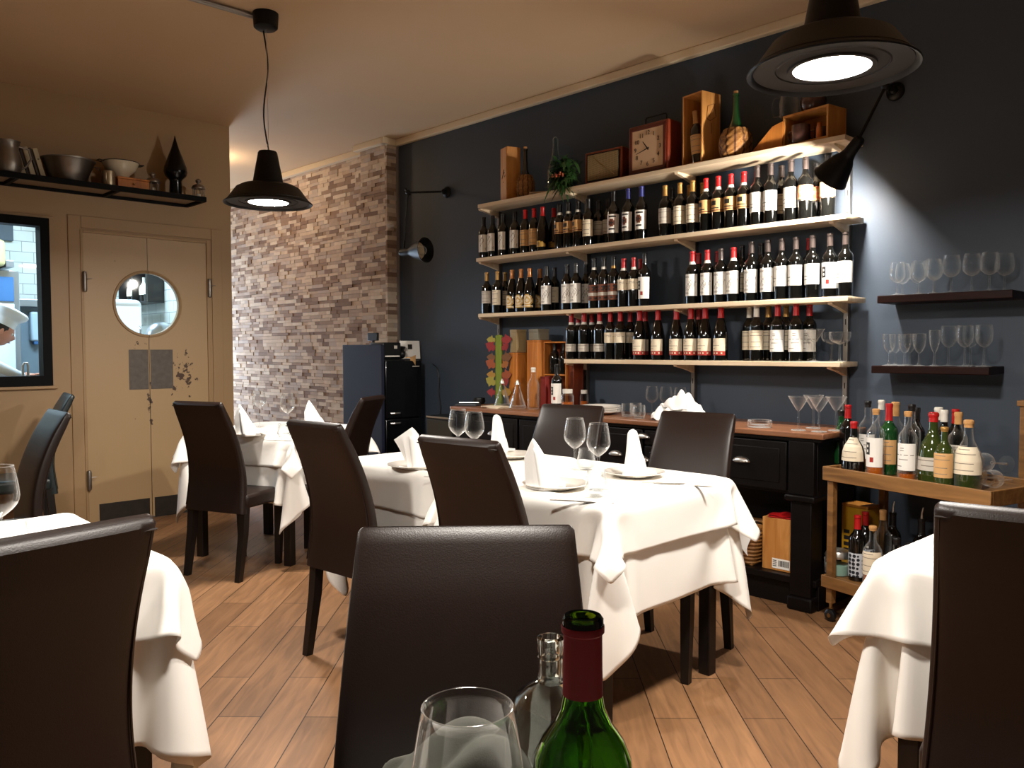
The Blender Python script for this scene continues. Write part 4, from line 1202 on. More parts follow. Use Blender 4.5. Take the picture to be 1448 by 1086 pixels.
for h in range(1, 13):
    a = h * PI / 6; ents.append((str(h), .036, Matrix.Translation((.092 * math.sin(a), -.0652, .15 + .092 * math.cos(a))) @ UPR_M))
link('numerals', joined_text(ents, M['ink']), dial)
mb = MB()
def hand(ang, ln, w):
    d = Vector((math.sin(ang), 0, math.cos(ang))); s = Vector((math.cos(ang), 0, -math.sin(ang)))
    c = Vector((0, -.0665, .15)); k = mb.mi(M['ink'])
    mb.bm.faces.new([mb.bm.verts.new(p) for p in (c - d * .012 - s * w, c + d * ln - s * w * .4, c + d * ln + s * w * .4, c - d * .012 + s * w)])
hand(R(322), .058, .005); hand(R(255), .088, .004); mb.build('clock_hands', dial, fix=False)
mb = MB(); mb.tube([(-.065, .0, .298), (-.065, 0, .345), (-.06, 0, .352), (.085, 0, .352), (.09, 0, .345), (.09, 0, .298)], .004, M['black_metal'], 8); mb.build('carry_handle', t)
# open wine box with a bottle
xb_ = (at_y(962, 228, 4.0).x + at_y(990, 222, 4.0).x) / 2
t = wine_box('wine_box', xb_ + .02, 4.08, ZS, .15, .15, .40, R(-10), M['pine_box'], 'tall open wooden wine box showing a bottle, right of the clock', True)
LTR = Matrix.Translation((.0752, .0, .30)) @ Matrix.Rotation(PI / 2, 4, 'Z') @ UPR_M
mb = MB()
for seg in ([(.0757, -.04, .25), (.0757, -.03, .32), (.0757, .02, .34), (.0757, .04, .27), (.0757, -.01, .24), (.0757, -.04, .25)], [(.0757, -.02, .26), (.0757, .03, .34)], [(.0757, .0, .23), (.0757, .0, .17)]):
    mb.tube([Vector(p) for p in seg], .0018, M['brown_ink'], 5)
mb.build('burnt_mark', t)
o = bottle((xb_ + .015, 4.055, ZS + .0115), 'bordeaux', 'wine_glass_dark', 'o', 'tan', 'corked brown bottle leaning inside the tall open wooden box', 'bottles on the topmost shelf', 0, caplen=.075)
o.rotation_euler = (0, R(-5), R(10)); o.location.x += .008
# long crate with mugs
xl, xr = at_y(1106, 205, 4.0).x, at_y(1178, 192, 4.0).x
t = thing('wooden_crate', 'long open-fronted honey pine crate holding mugs, right end of the topmost shelf', 'crate', ((xl + xr) / 2, 4.075, ZS), R(-10))
w = xr - xl; th = .012; hh = .165
mb = MB(); mb.box(-w / 2, w / 2, .06, .075, 0, hh, M['pine_box'], .002); mb.build('back_board', t)
mb = MB(); mb.box(-w / 2, w / 2, -.075, .06, 0, th, M['pine_box'], .002); mb.build('bottom_board', t)
mb = MB(); mb.box(-w / 2, w / 2, -.075, .075, hh - th, hh, M['pine_box'], .002); mb.build('top_board', t)
for q in (-1, 1):
    mb = MB(); mb.box(q * w / 2 - (th if q > 0 else 0), q * w / 2 + (0 if q > 0 else th), -.075, .06, th, hh - th, M['pine_box'], .002); mb.build('end_board', t)
xa = at_y(1060, 215, 4.0).x
mb = MB(); fr = Matrix.Translation((0, -.012, 0))
mb.prism([(0, 0), (xl - xa - .004, 0), (xl - xa - .004, .135), (xl - xa - .06, .12)], .016, M['orange_wood'], fr)
o = mb.build('crate_lid', None, (xa, 4.02, ZS)); tag(o, 'slanting honey-coloured lid board propped against the long crate', 'board')
def mug(p, m, r, h, rz, label, name='mug', group='brown mugs in the crate'):
    t = thing(name, label, 'mug', p, rz, group)
    mb = MB(); mb.lathe([(0, 0), (r * .92, 0), (r, h * .1), (r * .97, h), (r * .9, h), (r * .88, .006), (0, .006)], m, 28); mb.build('mug_body', t)
    mb = MB(); mb.tube([(-r * .95, 0, h * .8), (-r * 1.5, 0, h * .78), (-r * 1.7, 0, h * .5), (-r * 1.45, 0, h * .25), (-r * .95, 0, h * .2)], r * .1, m, 8); mb.build('handle', t)
mb_ = mat('brown_glaze', srgb(74, 48, 42), .25, coat=.4)
mug((at_y(1131, 196, 4.03).x, 4.04, ZS + .0125), mb_, .048, .09, R(-10), 'brown glazed mug with handle in the long crate, left one')
mug((at_y(1158, 192, 4.05).x, 4.085, ZS + .0125), mb_, .038, .07, R(40), 'smaller brown mug in the long crate beside the glass jar')
mb = MB(); mb.lathe([(0, 0), (.014, 0), (.015, .005), (.015, .05), (.011, .058), (.011, .075), (0, .076)], M['amber_liquid'], 18)
o = mb.build('small_jar', None, (at_y(1160, 192, 4.02).x, 4.005, ZS + .0125)); tag(o, 'little amber glass jar at the front of the long crate', 'jar')
t = thing('glass_jug', 'clear glass jug with wire-thin handle standing on the long crate', 'jug', (at_y(1108, 165, 4.08).x + .03, 4.08, ZS + hh + .0005))
mb = MB(); mb.lathe([(0, 0), (.04, 0), (.046, .01), (.05, .08), (.04, .12), (.046, .14), (.044, .141)], M['clear'], 28, cap1=False); mb.build('jug_body', t)
mb = MB(); mb.tube([(-.044, 0, .12), (-.085, 0, .115), (-.095, 0, .07), (-.085, 0, .02), (-.047, 0, .02)], .004, M['clear'], 8); mb.build('handle', t)
t = thing('ceramic_pot', 'dark brown ceramic pot on the long crate, mostly behind the near lamp', 'pot', (at_y(1150, 160, 4.08).x, 4.08, ZS + hh + .0005))
mb = MB(); mb.lathe([(0, 0), (.045, 0), (.06, .02), (.066, .06), (.058, .09), (.045, .1), (0, .1)], mb_, 28); mb.build('pot_body', t)
mb = MB(); mb.lathe([(.05, .1), (.045, .112), (.01, .12), (.012, .13), (0, .134)], mb_, 24); mb.build('pot_lid', t)

# ------------------------------------------------------------------ sideboard
SBX0, SBX1, SBF, SBB, SBZ = -4.41, -1.70, 3.685, 4.175, .870
t = thing('sideboard', 'long black sideboard with reddish wooden top along the blue wall', 'sideboard', ((SBX0 + SBX1) / 2, SBB, 0))
ox, oy = (SBX0 + SBX1) / 2, SBB
def sb(x0, x1, y0, y1, z0, z1, m, bev=.003):
    mb.box(x0 - ox, x1 - ox, y0 - oy, y1 - oy, z0, z1, m, bev)
mb = MB(); sb(SBX0, SBX1, SBF, SBB, SBZ - .028, SBZ, M['top_wood'], .006); sb(SBX0 + .02, SBX1 - .02, SBF + .02, SBB, SBZ - .045, SBZ - .028, M['ebony']); mb.build('sideboard_top', t)
mb = MB()
f0 = SBF + .035
sb(SBX0 + .04, SBX1 - .05, f0 + .02, SBB - .01, .56, SBZ - .045, M['ebony'])          # drawer carcass
sb(SBX0 + .04, SBX0 + .08, f0 + .02, SBB - .01, .09, .56, M['ebony'])
sb(SBX0 + .04, SBX1 - .05, SBB - .03, SBB - .01, .09, .56, M['ebony'])
sb(SBX0 + .04, SBX1 - .05, f0 + .02, SBB - .01, .12, .152, M['ebony'])
sb(SBX0 + .04, SBX1 - .05, f0 + .05, SBB - .01, .0, .12, M['ebony'])
mb.build('carcass', t)
for px0 in (SBX1 - .185, SBX0 + .04, -3.30):
    mb = MB(); x0 = px0; x1 = px0 + .13
    sb(x0, x1, SBF + .02, SBF + .16, 0, .07, M['ebony'], .012); sb(x0 + .012, x1 - .012, SBF + .03, SBF + .15, .07, .535, M['ebony'], .004)
    sb(x0 - .012, x1 + .012, SBF + .008, SBF + .17, .535, .565, M['ebony'], .008); sb(x0, x1, SBF + .025, SBF + .16, .565, .825, M['ebony'], .004)
    mb.build('pillar', t)
def cup_handle(parent, x, z, y):
    mb = MB()
    def fn(u, v):
        a = PI * u; b = PI / 2 * v
        return Vector((x - ox + .045 * math.cos(a) * math.cos(b * .0) * (1 - .0 * v), y - oy - .020 * math.sin(b) * math.sin(a) ** .5 if 0 < u < 1 else y - oy, z + .024 * math.sin(a) * math.cos(b)))
    mb.grid(fn, 14, 6, M['steel'])
    mb.tube([(x - ox - .048, y - oy - .003, z), (x - ox - .03, y - oy - .018, z - .002), (x - ox, y - oy - .022, z - .003), (x - ox + .03, y - oy - .018, z - .002), (x - ox + .048, y - oy - .003, z)], .003, M['steel'], 6)
    mb.build('cup_handle', parent)
yf = SBF + .035
h1 = at_y(1049, 650, yf); h2 = at_y(910, 617, yf); h3 = at_y(910, 648, yf); h4 = at_y(698, 607, yf)
dr = [(-2.27, SBX1 - .20, .575, .815, [(h1.x, .70)]), (-2.75, -2.285, .735, .815, [(h2.x, .775)]), (-2.75, -2.285, .575, .725, [(h3.x, h3.z - .01)]),
      (-3.15, -2.765, .575, .815, [(-2.95, .66)]), (-3.75, -3.32, .575, .815, [(-3.53, .70)]), (SBX0 + .19, -3.77, .575, .815, [(h4.x, .70)])]
for x0, x1, z0, z1, hs in dr:
    mb = MB(); sb(x0, x1, yf, yf + .025, z0, z1, M['ebony'], .004); iz = min(.035, (z1 - z0) * .2); sb(x0 + .035, x1 - .035, yf - .004, yf + .002, z0 + iz, z1 - iz, M['ebony'], .003)
    d = mb.build('drawer', t)
    for hx, hz in hs: cup_handle(d, hx, hz, yf - .004)

# niche of the sideboard: basket, crate, red packet
NZ = .1525
pc0 = at_y(1080, 812, 3.80); pc1 = at_y(1125, 812, 3.80)
cx_ = (pc0.x + pc1.x) / 2
t = thing('wooden_crate', 'upright pale wooden crate with bar-code sticker inside the sideboard niche', 'crate', (cx_ - .005, 3.86, NZ), R(0))
w = (pc1.x - pc0.x)
mb = MB(); mb.box(-w / 2, w / 2, -.07, .07, 0, .265, M['pine_box'], .003); mb.build('crate_body', t)
mb = MB(); mb.box(-.03, .065, -.0712, -.0702, .012, .062, M['white_paper']); s_ = mb.build('sticker', t)
mb = MB(); rnd = random.Random(2); xx = .004
while xx < .058:
    ww = rnd.choice([.0012, .002, .003]); mb.box(xx, xx + ww, -.0718, -.0712, .024, .054, M['ink']); xx += ww + rnd.choice([.0012, .002])
for k in range(4): mb.box(-.026, -.006, -.0718, -.0712, .022 + k * .009, .026 + k * .009, M['ink'])
mb.build('bar_code', s_)
mb = MB()
mb.grid(lambda u, v: Vector((-.07 + .135 * u, -.06 + .11 * v, .012 + .012 * math.sin(PI * u) * math.sin(PI * v) + .003 * math.sin(9 * u + 4 * v))), 14, 10, M['cap_red'])
mb.box(-.068, .062, -.055, .045, 0, .010, M['cap_red'], .004)
o = mb.build('packet', None, (cx_ + .005, 3.845, NZ + .266), (0, 0, R(6))); tag(o, 'red and orange packet lying on the crate in the sideboard niche', 'packet')
t = thing('wicker_basket', 'dark wicker basket beside the crate in the sideboard niche', 'basket', (cx_ - .255, 3.86, NZ))
mb = MB()
for k in range(9):
    z = .012 + k * .020; g = .75 + .03 * k
    pts = []
    for i in range(40):
        a = 2 * PI * i / 40; c, s_ = math.cos(a), math.sin(a)
        pts.append((.15 * g * math.copysign(abs(c) ** .45, c) + .004 * math.sin(i * PI + k * PI), .10 * g * math.copysign(abs(s_) ** .45, s_), z))
    mb.tube(pts, .0105, M['wicker'], 6, closed=True)
mb.box(-.11, .11, -.07, .07, 0, .01, M['wicker'])
mb.build('woven_body', t)
mb = MB(); pts = [(.15 * math.copysign(abs(math.cos(a)) ** .45, math.cos(a)), .10 * math.copysign(abs(math.sin(a)) ** .45, math.sin(a)), .2) for a in [2 * PI * i / 40 for i in range(40)]]
mb.tube(pts, .013, M['wicker'], 8, closed=True); mb.build('rim', t)
mb = MB(); mb.grid(lambda u, v: Vector((.02 + .10 * u + .01 * math.sin(6 * v), -.118 - .008 * math.sin(5 * u + 3 * v), .21 - .15 * v * (.5 + .5 * u))), 10, 12, M['napkin'])
mb.grid(lambda u, v: Vector((.02 + .10 * u, -.118 + .12 * v, .21 + .02 * math.sin(PI * v))), 10, 6, M['napkin'])
o = mb.build('cleaning_cloth', None, (cx_ - .255, 3.86, NZ), fix=False); tag(o, 'white cloth hanging over the rim of the wicker basket', 'cloth')

# things standing on the sideboard
def on_sb(px, py, dz=.0005):
    p = at_z(px, py, SBZ); return (p.x, min(p.y, SBB - .06), SBZ + dz)
# leafy cut-out stick
p = on_sb(706, 568); x = at_y(706, 560, 3.98).x
t = thing('leaf_ornament', 'tall green stick ornament with coloured paper leaves at left end of the sideboard', 'ornament', (x, 3.98, SBZ + .0005), R(20))
M['lime'] = mat('lime_green_felt', srgb(104, 118, 34), .8, noise=.15, nscale=20)
mb = MB(); mb.box(-.026, .026, -.018, .018, 0, .50, M['lime'], .012, 3); mb.box(-.05, .05, -.04, .04, 0, .006, M['lime'], .002); mb.build('stick', t)
cols = [srgb(128, 30, 34), srgb(136, 36, 38), srgb(140, 130, 52), srgb(150, 130, 48), srgb(146, 108, 40), srgb(130, 38, 34), srgb(138, 66, 34), srgb(142, 84, 38), srgb(104, 66, 36)]
LM = [mat('leaf_card', c, .7) for c in cols]
def leaf_card(mb, base, d, ln, w, m):
    d = Vector(d).normalized(); s = Vector((-d.z, 0, d.x)); k = mb.mi(m)
    out = [(0, .08), (.12, .5), (.3, .42), (.42, .95), (.56, .62), (.72, .55), (1.0, 0)]
    pts = [base + d * (ln * a) + s * (w * b) for a, b in out] + [base + d * (ln * a) - s * (w * b) for a, b in out[-2::-1]]
    a = [mb.bm.verts.new(q) for q in pts]; b = [mb.bm.verts.new(q + Vector((0, .003, 0))) for q in pts]
    fs = [mb.bm.faces.new(a), mb.bm.faces.new(b[::-1])] + [mb.bm.faces.new((a[(i + 1) % len(a)], a[i], b[i], b[(i + 1) % len(a)])) for i in range(len(a))]
    for f in fs: f.material_index = k
for q, sx in ((0, -1), (1, 1)):
    for i in range(7):
        mb = MB(); leaf_card(mb, Vector((sx * .024, -.012, .09 + i * .062)), (sx, -.1, .55 if i % 2 else .1), .085 if (i + q) % 2 else .068, .046 if (i + q) % 2 else .036, LM[(i * 2 + q * 4 + (0 if i < 5 else 8)) % 9] if q == 0 else LM[(i + 4) % 9])
        mb.build('leaf', t)
# tall boxes
def plain_box(px, y, w, d, h, m, label, rz=0, z=SBZ + .0005, lid=False, name='wooden_box', grp='wooden boxes on the sideboard'):
    x = at_y(px, 560, y).x
    t = thing(name, label, 'box', (x, y, z), rz, grp)
    mb = MB(); mb.box(-w / 2, w / 2, -d / 2, d / 2, 0, h - .012, m, .002); mb.build('box_body', t)
    mb = MB(); mb.box(-w / 2 - .0015, w / 2 + .0015, -d / 2 - .0015, d / 2 + .0015, h - .0115, h, m, .002); mb.build('box_lid', t)
    return t
t = plain_box(733, 4.05, .095, .095, .375, M['orange_wood'], 'slim orange wooden box carrying a beige carton, beside the leaf ornament', R(-12))
x = t.location.x
def carton(x, y, z, w, d, h, rz, m, label):
    t = thing('carton', label, 'box', (x, y, z), rz, 'small cartons')
    mb = MB(); mb.box(-w / 2, w / 2, -d / 2, d / 2, 0, h - .02, m, .002); mb.build('carton_body', t)
    mb = MB(); mb.box(-w / 2 - .001, w / 2 + .001, -d / 2 - .001, d / 2 + .001, h - .0195, h, m, .002); mb.build('carton_lid', t)
carton(x, 4.05, SBZ + .377, .085, .085, .16, R(-12), mat('beige_card', srgb(150, 128, 88), .6), 'upright beige carton on top of the slim orange box')
t = plain_box(762, 4.06, .135, .11, .46, M['orange_wood'], 'wide tall orange wooden box carrying a grey carton', R(-14))
carton(t.location.x, 4.06, SBZ + .462, .12, .09, .075, R(-14), mat('grey_card', srgb(128, 122, 104), .6), 'small grey carton on top of the wide orange box')
x = at_y(788, 560, 4.11).x
t = thing('bottle_rack', 'open orange wooden box on end with dark bottles inside, below the lowest shelf end', 'rack', (x + .04, 4.10, SBZ + .0005), R(0))
mb = MB()
for a in ((-.105, -.095), (.095, .105)): mb.box(a[0], a[1], -.06, .06, 0, .45, M['orange_wood'], .002)
mb.build('side_board', t)
for z in (0, .22, .44): 
    mb = MB(); mb.box(-.0945, .0945, -.06, .06, z, z + .01, M['orange_wood'], .002); mb.build('shelf', t)
mb = MB(); mb.box(-.0945, .0945, .05, .06, .0105, .4395, M['red_wood'], .001); mb.build('back_board', t)
for k, xx in enumerate((-.045, .04)):
    bottle((x + .04 + xx, 4.09, SBZ + .2315), 'flask', 'wine_glass_dark', 'k', 'none', ('dark little bottle in the upper part of the orange open box, left one', 'dark little bottle in the upper part of the orange open box, right one')[k], 'bottles in the open box')
x = at_y(784.5, 570, 3.92).x
bottle((x, 3.94, SBZ + .0005), 'bordeaux', 'wine_glass_dark', 'k', 'seal', 'wine bottle standing on the sideboard before the orange open box', 'bottles on the sideboard', R(15))
x = at_y(774, 570, 3.95).x
t = plain_box(773, 4.00, .06, .06, .215, mat('red_carton', srgb(128, 30, 24), .5), 'narrow red carton behind the wine bottle on the sideboard', R(-10), name='carton', grp='small cartons')
# glass vessels
mb = MB(); mb.lathe([(0, 0), (.05, 0), (.058, .006), (.056, .02), (.03, .10), (.018, .14), (.016, .165), (.024, .172), (.023, .172), (.015, .163), (.017, .14), (.028, .10), (.053, .02), (0, .008)], M['clear'], 32)
CRU = mb.mesh('decanter', 60)
for k, (px, py) in enumerate(((748, 577), (758, 572))):
    q = on_sb(px, py); t = thing('glass_decanter', ('left clear cone-shaped glass decanter before the orange boxes', 'right clear cone-shaped glass decanter before the orange boxes')[k], 'decanter', (q[0], 3.83 + .06 * k, SBZ + .0005), 0, 'cone decanters')
    link('decanter_body', CRU, t)
    mb = MB(); mb.lathe([(.017, .163), (.013, .18), (.004, .195), (0, .196)], M['steel'], 16); mb.build('stopper', t)
x = at_y(763, 560, 3.96).x
bottle((x, 3.90, SBZ + .0005), 'clear_round', 'clear', 'w', 'none', 'clear stoppered bottle before the wide orange box', 'bottles on the sideboard', 0, caplen=.03)
def glass_jar(px, y, r, h, label):
    x = at_y(px, 570, y).x
    t = thing('glass_jar', label, 'jar', (x, y, SBZ + .0005), 0, 'glass jars')
    mb = MB(); mb.lathe([(0, 0), (r, 0), (r * 1.02, .006), (r, h * .72), (r * .75, h * .8), (r * .75, h * .84)], M['clear'], 28, cap1=False); mb.build('jar_body', t)
    mb = MB(); mb.lathe([(r * .78, h * .82), (r * .8, h), (0, h)], M['cap_white'], 24); mb.build('jar_lid', t)
    mb = MB(); mb.lathe([(0, .006), (r * .93, .006), (r * .93, h * .45), (0, h * .45)], M['amber_liquid'], 20); mb.build('contents', t)
glass_jar(802.5, 3.86, .04, .145, 'square-shouldered glass jar with pale lid right of the wine bottle')
glass_jar(826, 4.08, .028, .13, 'slim glass jar by the metal upright behind the plates')
plain_box(812, 4.10, .09, .085, .30, M['red_wood'], 'dark brown wooden box under the left end of the lowest wine shelf', R(-8))
# plate stack
q = on_sb(850, 580)
for k in range(6):
    tag(link('plate', PLATE, None, (at_y(850, 575, 3.88).x, 3.88, SBZ + .0008 + k * .0068 + (0 if k == 0 else 0)), (0, 0, k)), 'white plate in the sideboard stack, ' + ('lowest', 'second from bottom', 'third from bottom', 'third from top', 'second from top', 'topmost')[k], 'plate', 'stacked plates on the sideboard')
SHORT = tumbler_mesh(.030, .034, .036, .075)
for k, (px, y, lb) in enumerate(((887, 3.85, 'short tumbler right of the plate stack, left of the pair'), (904, 3.80, 'short tumbler in front of its pair, right of plates'), (899, 3.93, 'short tumbler at the back, right of the plate stack'))):
    tumbler((at_y(px, 575, y).x, y, SBZ + .0006), lb, SHORT, 'short tumblers on the sideboard')
for k, (px, y) in enumerate(((922, 4.08), (942, 4.09), (962, 4.08))):
    glass('balloon' if k else 'balloon', (at_y(px, 560, y).x, y, SBZ + .0006), 'balloon wine glass behind the napkin heap, ' + ('left one', 'middle one', 'right one')[k], 'glasses behind the napkin heap', 'wine_glass')
# napkin heap
xh = at_y(966, 585, 3.84).x
for k, (dx, dy, dz, sz, seed) in enumerate(((-.07, .0, 0, .21, 1), (.06, .0, .004, .20, 2), (-.02, .01, .06, .17, 3))):
    rnd = random.Random(seed); ph = [rnd.uniform(0, 6) for _ in range(6)]
    def fn(u, v, sz=sz, ph=ph):
        a = u * 2 - 1; b = v * 2 - 1
        rr = max(abs(a), abs(b))
        h = .070 * (1 - rr ** 2) + .028 * abs(math.sin(4 * a + 2.4 * b + ph[0])) * (1 - rr * .55) + .018 * math.sin(7 * b - 3 * a + ph[1]) * (1 - rr * .3)
        return Vector((a * sz * .5 * (1 - .15 * math.sin(3 * b + ph[2])), b * sz * .42 * (1 - .12 * math.sin(3 * a + ph[3])), max(.001, h)))
    mb = MB(); mb.grid(fn, 30, 30, M['napkin']); 
    o = mb.build('crumpled_napkin', None, (xh + dx, 3.84 + dy, SBZ + .001 + dz), (0, 0, seed), smooth=60, fix=False)
    sd = o.modifiers.new('weave_thickness', 'SOLIDIFY'); sd.thickness = .002; sd.offset = 1
    tag(o, ('crumpled white napkin at left of the heap on the sideboard', 'crumpled white napkin at right of the heap on the sideboard', 'crumpled white napkin on top of the heap on the sideboard')[k], 'napkin', 'crumpled napkins')
# ashtray
mb = MB(); mb.lathe([(0, 0), (.058, 0), (.062, .008), (.06, .033), (.056, .036), (.05, .033), (.046, .012), (0, .010)], M['clear'], 32)
q = at_z(1088, 602, SBZ); o = mb.build('glass_ashtray', None, (q.x, 3.80, SBZ + .0006)); tag(o, 'round glass ashtray lying on the bare right part of the sideboard', 'ashtray')
for k, (px, y) in enumerate(((1129, 3.78), (1158, 3.78), (1150, 3.93), (1182, 3.89))):
    glass('martini', (at_y(px, 600, y).x, y, SBZ + .0006), 'martini glass at the right end of the sideboard, ' + ('front left', 'front right', 'back left', 'back right')[k], 'martini glasses on the sideboard', 'martini_glass')
# papers, keys at the left end
mb = MB()
for k in range(4): mb.box(-.09, .09, -.06, .06, k * .003, k * .003 + .0025, M['paper'], rot=Matrix.Rotation(R(5 * k - 8), 3, 'Z'))
o = mb.build('paper_napkins', None, (at_y(702, 572, 3.80).x, 3.80, SBZ + .0006)); tag(o, 'stack of cream paper napkins before the leaf ornament', 'napkins')
t = thing('order_pad', 'dark order pad with pen at the left end of the sideboard', 'pad', (at_y(662, 574, 3.80).x, 3.80, SBZ + .0006), R(25))
mb = MB(); mb.box(-.08, .08, -.05, .05, 0, .014, mat('dark_slate', srgb(50, 54, 60), .5), .003); mb.build('pad', t)
mb = MB(); mb.tube([(-.07, .0, .02), (.075, .02, .022)], .004, M['steel'], 8); mb.build('pen', t)
mb = MB(); mb.lathe([(0, 0), (.035, 0), (.045, .02), (.04, .045), (0, .05)], M['black'], 20); o = mb.build('cable_coil', None, (at_y(678, 570, 3.98).x, 3.98, SBZ + .0006)); tag(o, 'black coiled device lying behind the order pad', 'device')

# ------------------------------------------------------------------ bar trolley
TA = R(-15)
TO = Vector((-1.672, 3.672, 0))
tc_, ts_ = math.cos(TA), math.sin(TA)
TL, TD = .75, .40
t = thing('bar_trolley', 'brown wooden bar trolley on castors loaded with bottles', 'trolley', TO, TA)
def TP(u, v, z): return Vector((TO.x + u * tc_ - v * ts_, TO.y + u * ts_ + v * tc_, z))
def tub(px, v):
    """distance along the trolley front at which the sight line of px crosses the row at depth v"""
    d = ray(px, 600); n = Vector((-ts_, tc_, 0)); k = (TO + n * v).dot(n) / Vector((d.x, d.y, 0)).dot(n)
    return (Vector((d.x * k, d.y * k, 0)) - TO).dot(Vector((tc_, ts_, 0)))
WT = M['trolley_wood']
TTZ = .70
for name, z0, rim in (('top_tray', TTZ - .012, .048), ('lower_tray', .188, .04)):
    mb = MB(); mb.box(-.012, TL + .012, -.012, TD + .012, z0, z0 + .012, WT, .002)
    for a in ((-.016, TL + .016, -.016, -.002), (-.016, TL + .016, TD + .002, TD + .016), (-.016, -.002, -.002, TD + .002), (TL + .002, TL + .016, -.002, TD + .002)):
        mb.box(a[0], a[1], a[2], a[3], z0 - .028, z0 + rim - .012, WT, .003)
    mb.build(name, t)
for u in (.0, TL - .032):
    for v in (0, TD - .032):
        mb = MB(); mb.box(u, u + .032, v, v + .032, .085, TTZ - .013, WT, .003); lg = mb.build('leg', t)
        mb = MB(); mb.tube([(u + .016, v + .016, .085), (u + .016, v + .016, .06)], .008, M['brass'], 8)
        mb.lathe([(0, -.012), (.022, -.012), (.028, -.008), (.028, .008), (.022, .012), (0, .012)], M['black'], 20, (u + .018, v + .012, .0285), Matrix.Rotation(PI / 2, 3, 'X') @ Matrix.Identity(3))
        mb.lathe([(0, -.014), (.010, -.0135), (.010, .0135), (0, .014)], M['brass'], 14, (u + .018, v + .012, .0285), Matrix.Rotation(PI / 2, 3, 'X') @ Matrix.Identity(3))
        mb.build('castor', lg)
def trol(px, v, z, kind, glassm, cap, lab, label, **kw):
    p = TP(tub(px, v), v, z)
    return bottle(p, kind, glassm, cap, lab, label, kw.pop('group', 'bottles on top of the trolley'), TA + R(kw.pop('turn', 12)), **kw)
Z1 = TTZ + .0006
trol(1207.6, .055, Z1, 'squat', 'wine_glass_dark', 'r', 'plain', 'squat dark bottle with big cream label and red cap, left front of the trolley', sc=1.0, caplen=.03)
trol(1199, .17, Z1, 'bordeaux', 'wine_glass_dark', 'r', 'none', 'dark bottle with red cap behind the squat bottle on the trolley')
trol(1190, .27, Z1, 'bulb', 'green_glass', 'k', 'none', 'green bottle at the far left corner of the trolley top', caplen=.03)
trol(1227, .24, Z1, 'tall', 'clear', 'k', 'wordmark', 'clear tall bottle with black cap, left back of the trolley', caplen=.03, liquid=('amber_liquid', .06))
trol(1246, .345, Z1, 'tall', 'clear', 'w', 'none', 'clear tall bottle with silvery white cap, back of the trolley', caplen=.045)
trol(1238.5, .06, Z1, 'bordeaux', 'clear', 'o', 'seal', 'clear bottle with white picture label, second from left in the trolley front', caplen=.025, liquid=('amber_liquid', .10))
trol(1257, .16, Z1, 'tall', 'green_glass', 'r', 'tan', 'green bottle with red neck and yellow label on the trolley', caplen=.075)
trol(1266, .30, Z1, 'clear_round', 'clear', 'o', 'none', 'clear bottle with cork-coloured cap behind the green bottle on the trolley', caplen=.055, sc=1.15)
trol(1284, .06, Z1, 'bordeaux', 'clear', 'o', 'wordmark', 'clear bottle with large cream label and cork, centre front of the trolley', caplen=.022, liquid=('amber_liquid', .035))
trol(1289, .20, Z1, 'tall', 'clear', 'k', 'none', 'clear tall bottle with black cap directly behind the cream-labelled bottle', caplen=.03)
trol(1296, .28, Z1, 'bordeaux', 'wine_glass_dark', 'k', 'none', 'black bottle with black cap at the middle back of the trolley', caplen=.05)
trol(1320, .12, Z1, 'bulb', 'olive_glass', 'r', 'silver', 'bulging green bottle with red cap, right of centre on the trolley', caplen=.035, sc=1.12)
trol(1327, .335, Z1, 'clear_round', 'clear', 'w', 'none', 'clear bottle with pale cap at the back behind the bulging green bottle', caplen=.05, sc=1.1)
trol(1335, .25, Z1, 'bordeaux', 'wine_glass_dark', 'w', 'none', 'dark bottle with pinkish white cap right of the bulging green bottle', caplen=.05)
trol(1351, .345, Z1, 'bordeaux', 'wine_glass_dark', 'r', 'none', 'dark bottle with red cap at the right back of the trolley')
trol(1355, .195, Z1, 'bordeaux', 'clear', 'o', 'grey', 'slim clear bottle with cork left of the round-shouldered one', caplen=.05)
trol(1336, .038, Z1, 'clear_round', 'olive_glass', 'g', 'tan', 'short olive bottle with arched pale label, right front of the trolley', caplen=.02, sc=.9)
trol(1370, .10, Z1, 'bulb', 'clear', 'o', 'plain', 'round-shouldered clear bottle with cream label and cork, rightmost on the trolley front', caplen=.028, liquid=('olive_glass', .07), sc=1.05)
for k, (px, v, az) in enumerate(((1388, .19, -15), (1411, .19, -12), (1399, .19, -18))):
    p = TP(tub(px, v), v, Z1 + (.041 if k < 2 else .105))
    tt = thing('wine_glass', 'balloon wine glass lying on its side on the trolley, ' + ('left one of the lower two', 'right one of the lower two', 'topmost of the three')[k], 'glass', p, 0, 'glasses lying on the trolley')
    tt.rotation_euler = (R(83), 0, R(az))
    for n, me in zip(('bowl', 'stem', 'foot'), GL_MID):
        c = link(n, me, tt); c.location = (0, 0, -.12)
# lower tray
Z0 = .2006
p = TP(tub(1219, .29), .29, Z0)
t = thing('gift_box', 'tall yellow and orange gift box at the back of the trolley bottom', 'box', p, TA + R(5))
M['yellow'] = mat('yellow_card', srgb(196, 146, 30), .5)
mb = MB(); mb.box(-.068, .068, -.05, .05, 0, .30, M['yellow'], .003); mb.build('box_body', t)
mb = MB(); mb.box(-.0685, .0685, -.0505, .0505, .301, .316, mat('orange_card', srgb(170, 110, 36), .5), .003); mb.build('box_lid', t)
mb = MB()
for k in range(5): mb.box(-.055, -.025, -.0515, -.0505, .05 + .03 * k, .068 + .03 * k, M['ink'])
mb.build('lettering', t)
LG = 'bottles on the trolley bottom'
dots = mat('dotted_label', srgb(200, 200, 200), .6)
N, L = nodes(dots); vor = N.new('ShaderNodeTexVoronoi'); vor.inputs['Scale'].default_value = 52; vor.inputs['Randomness'].default_value = .25
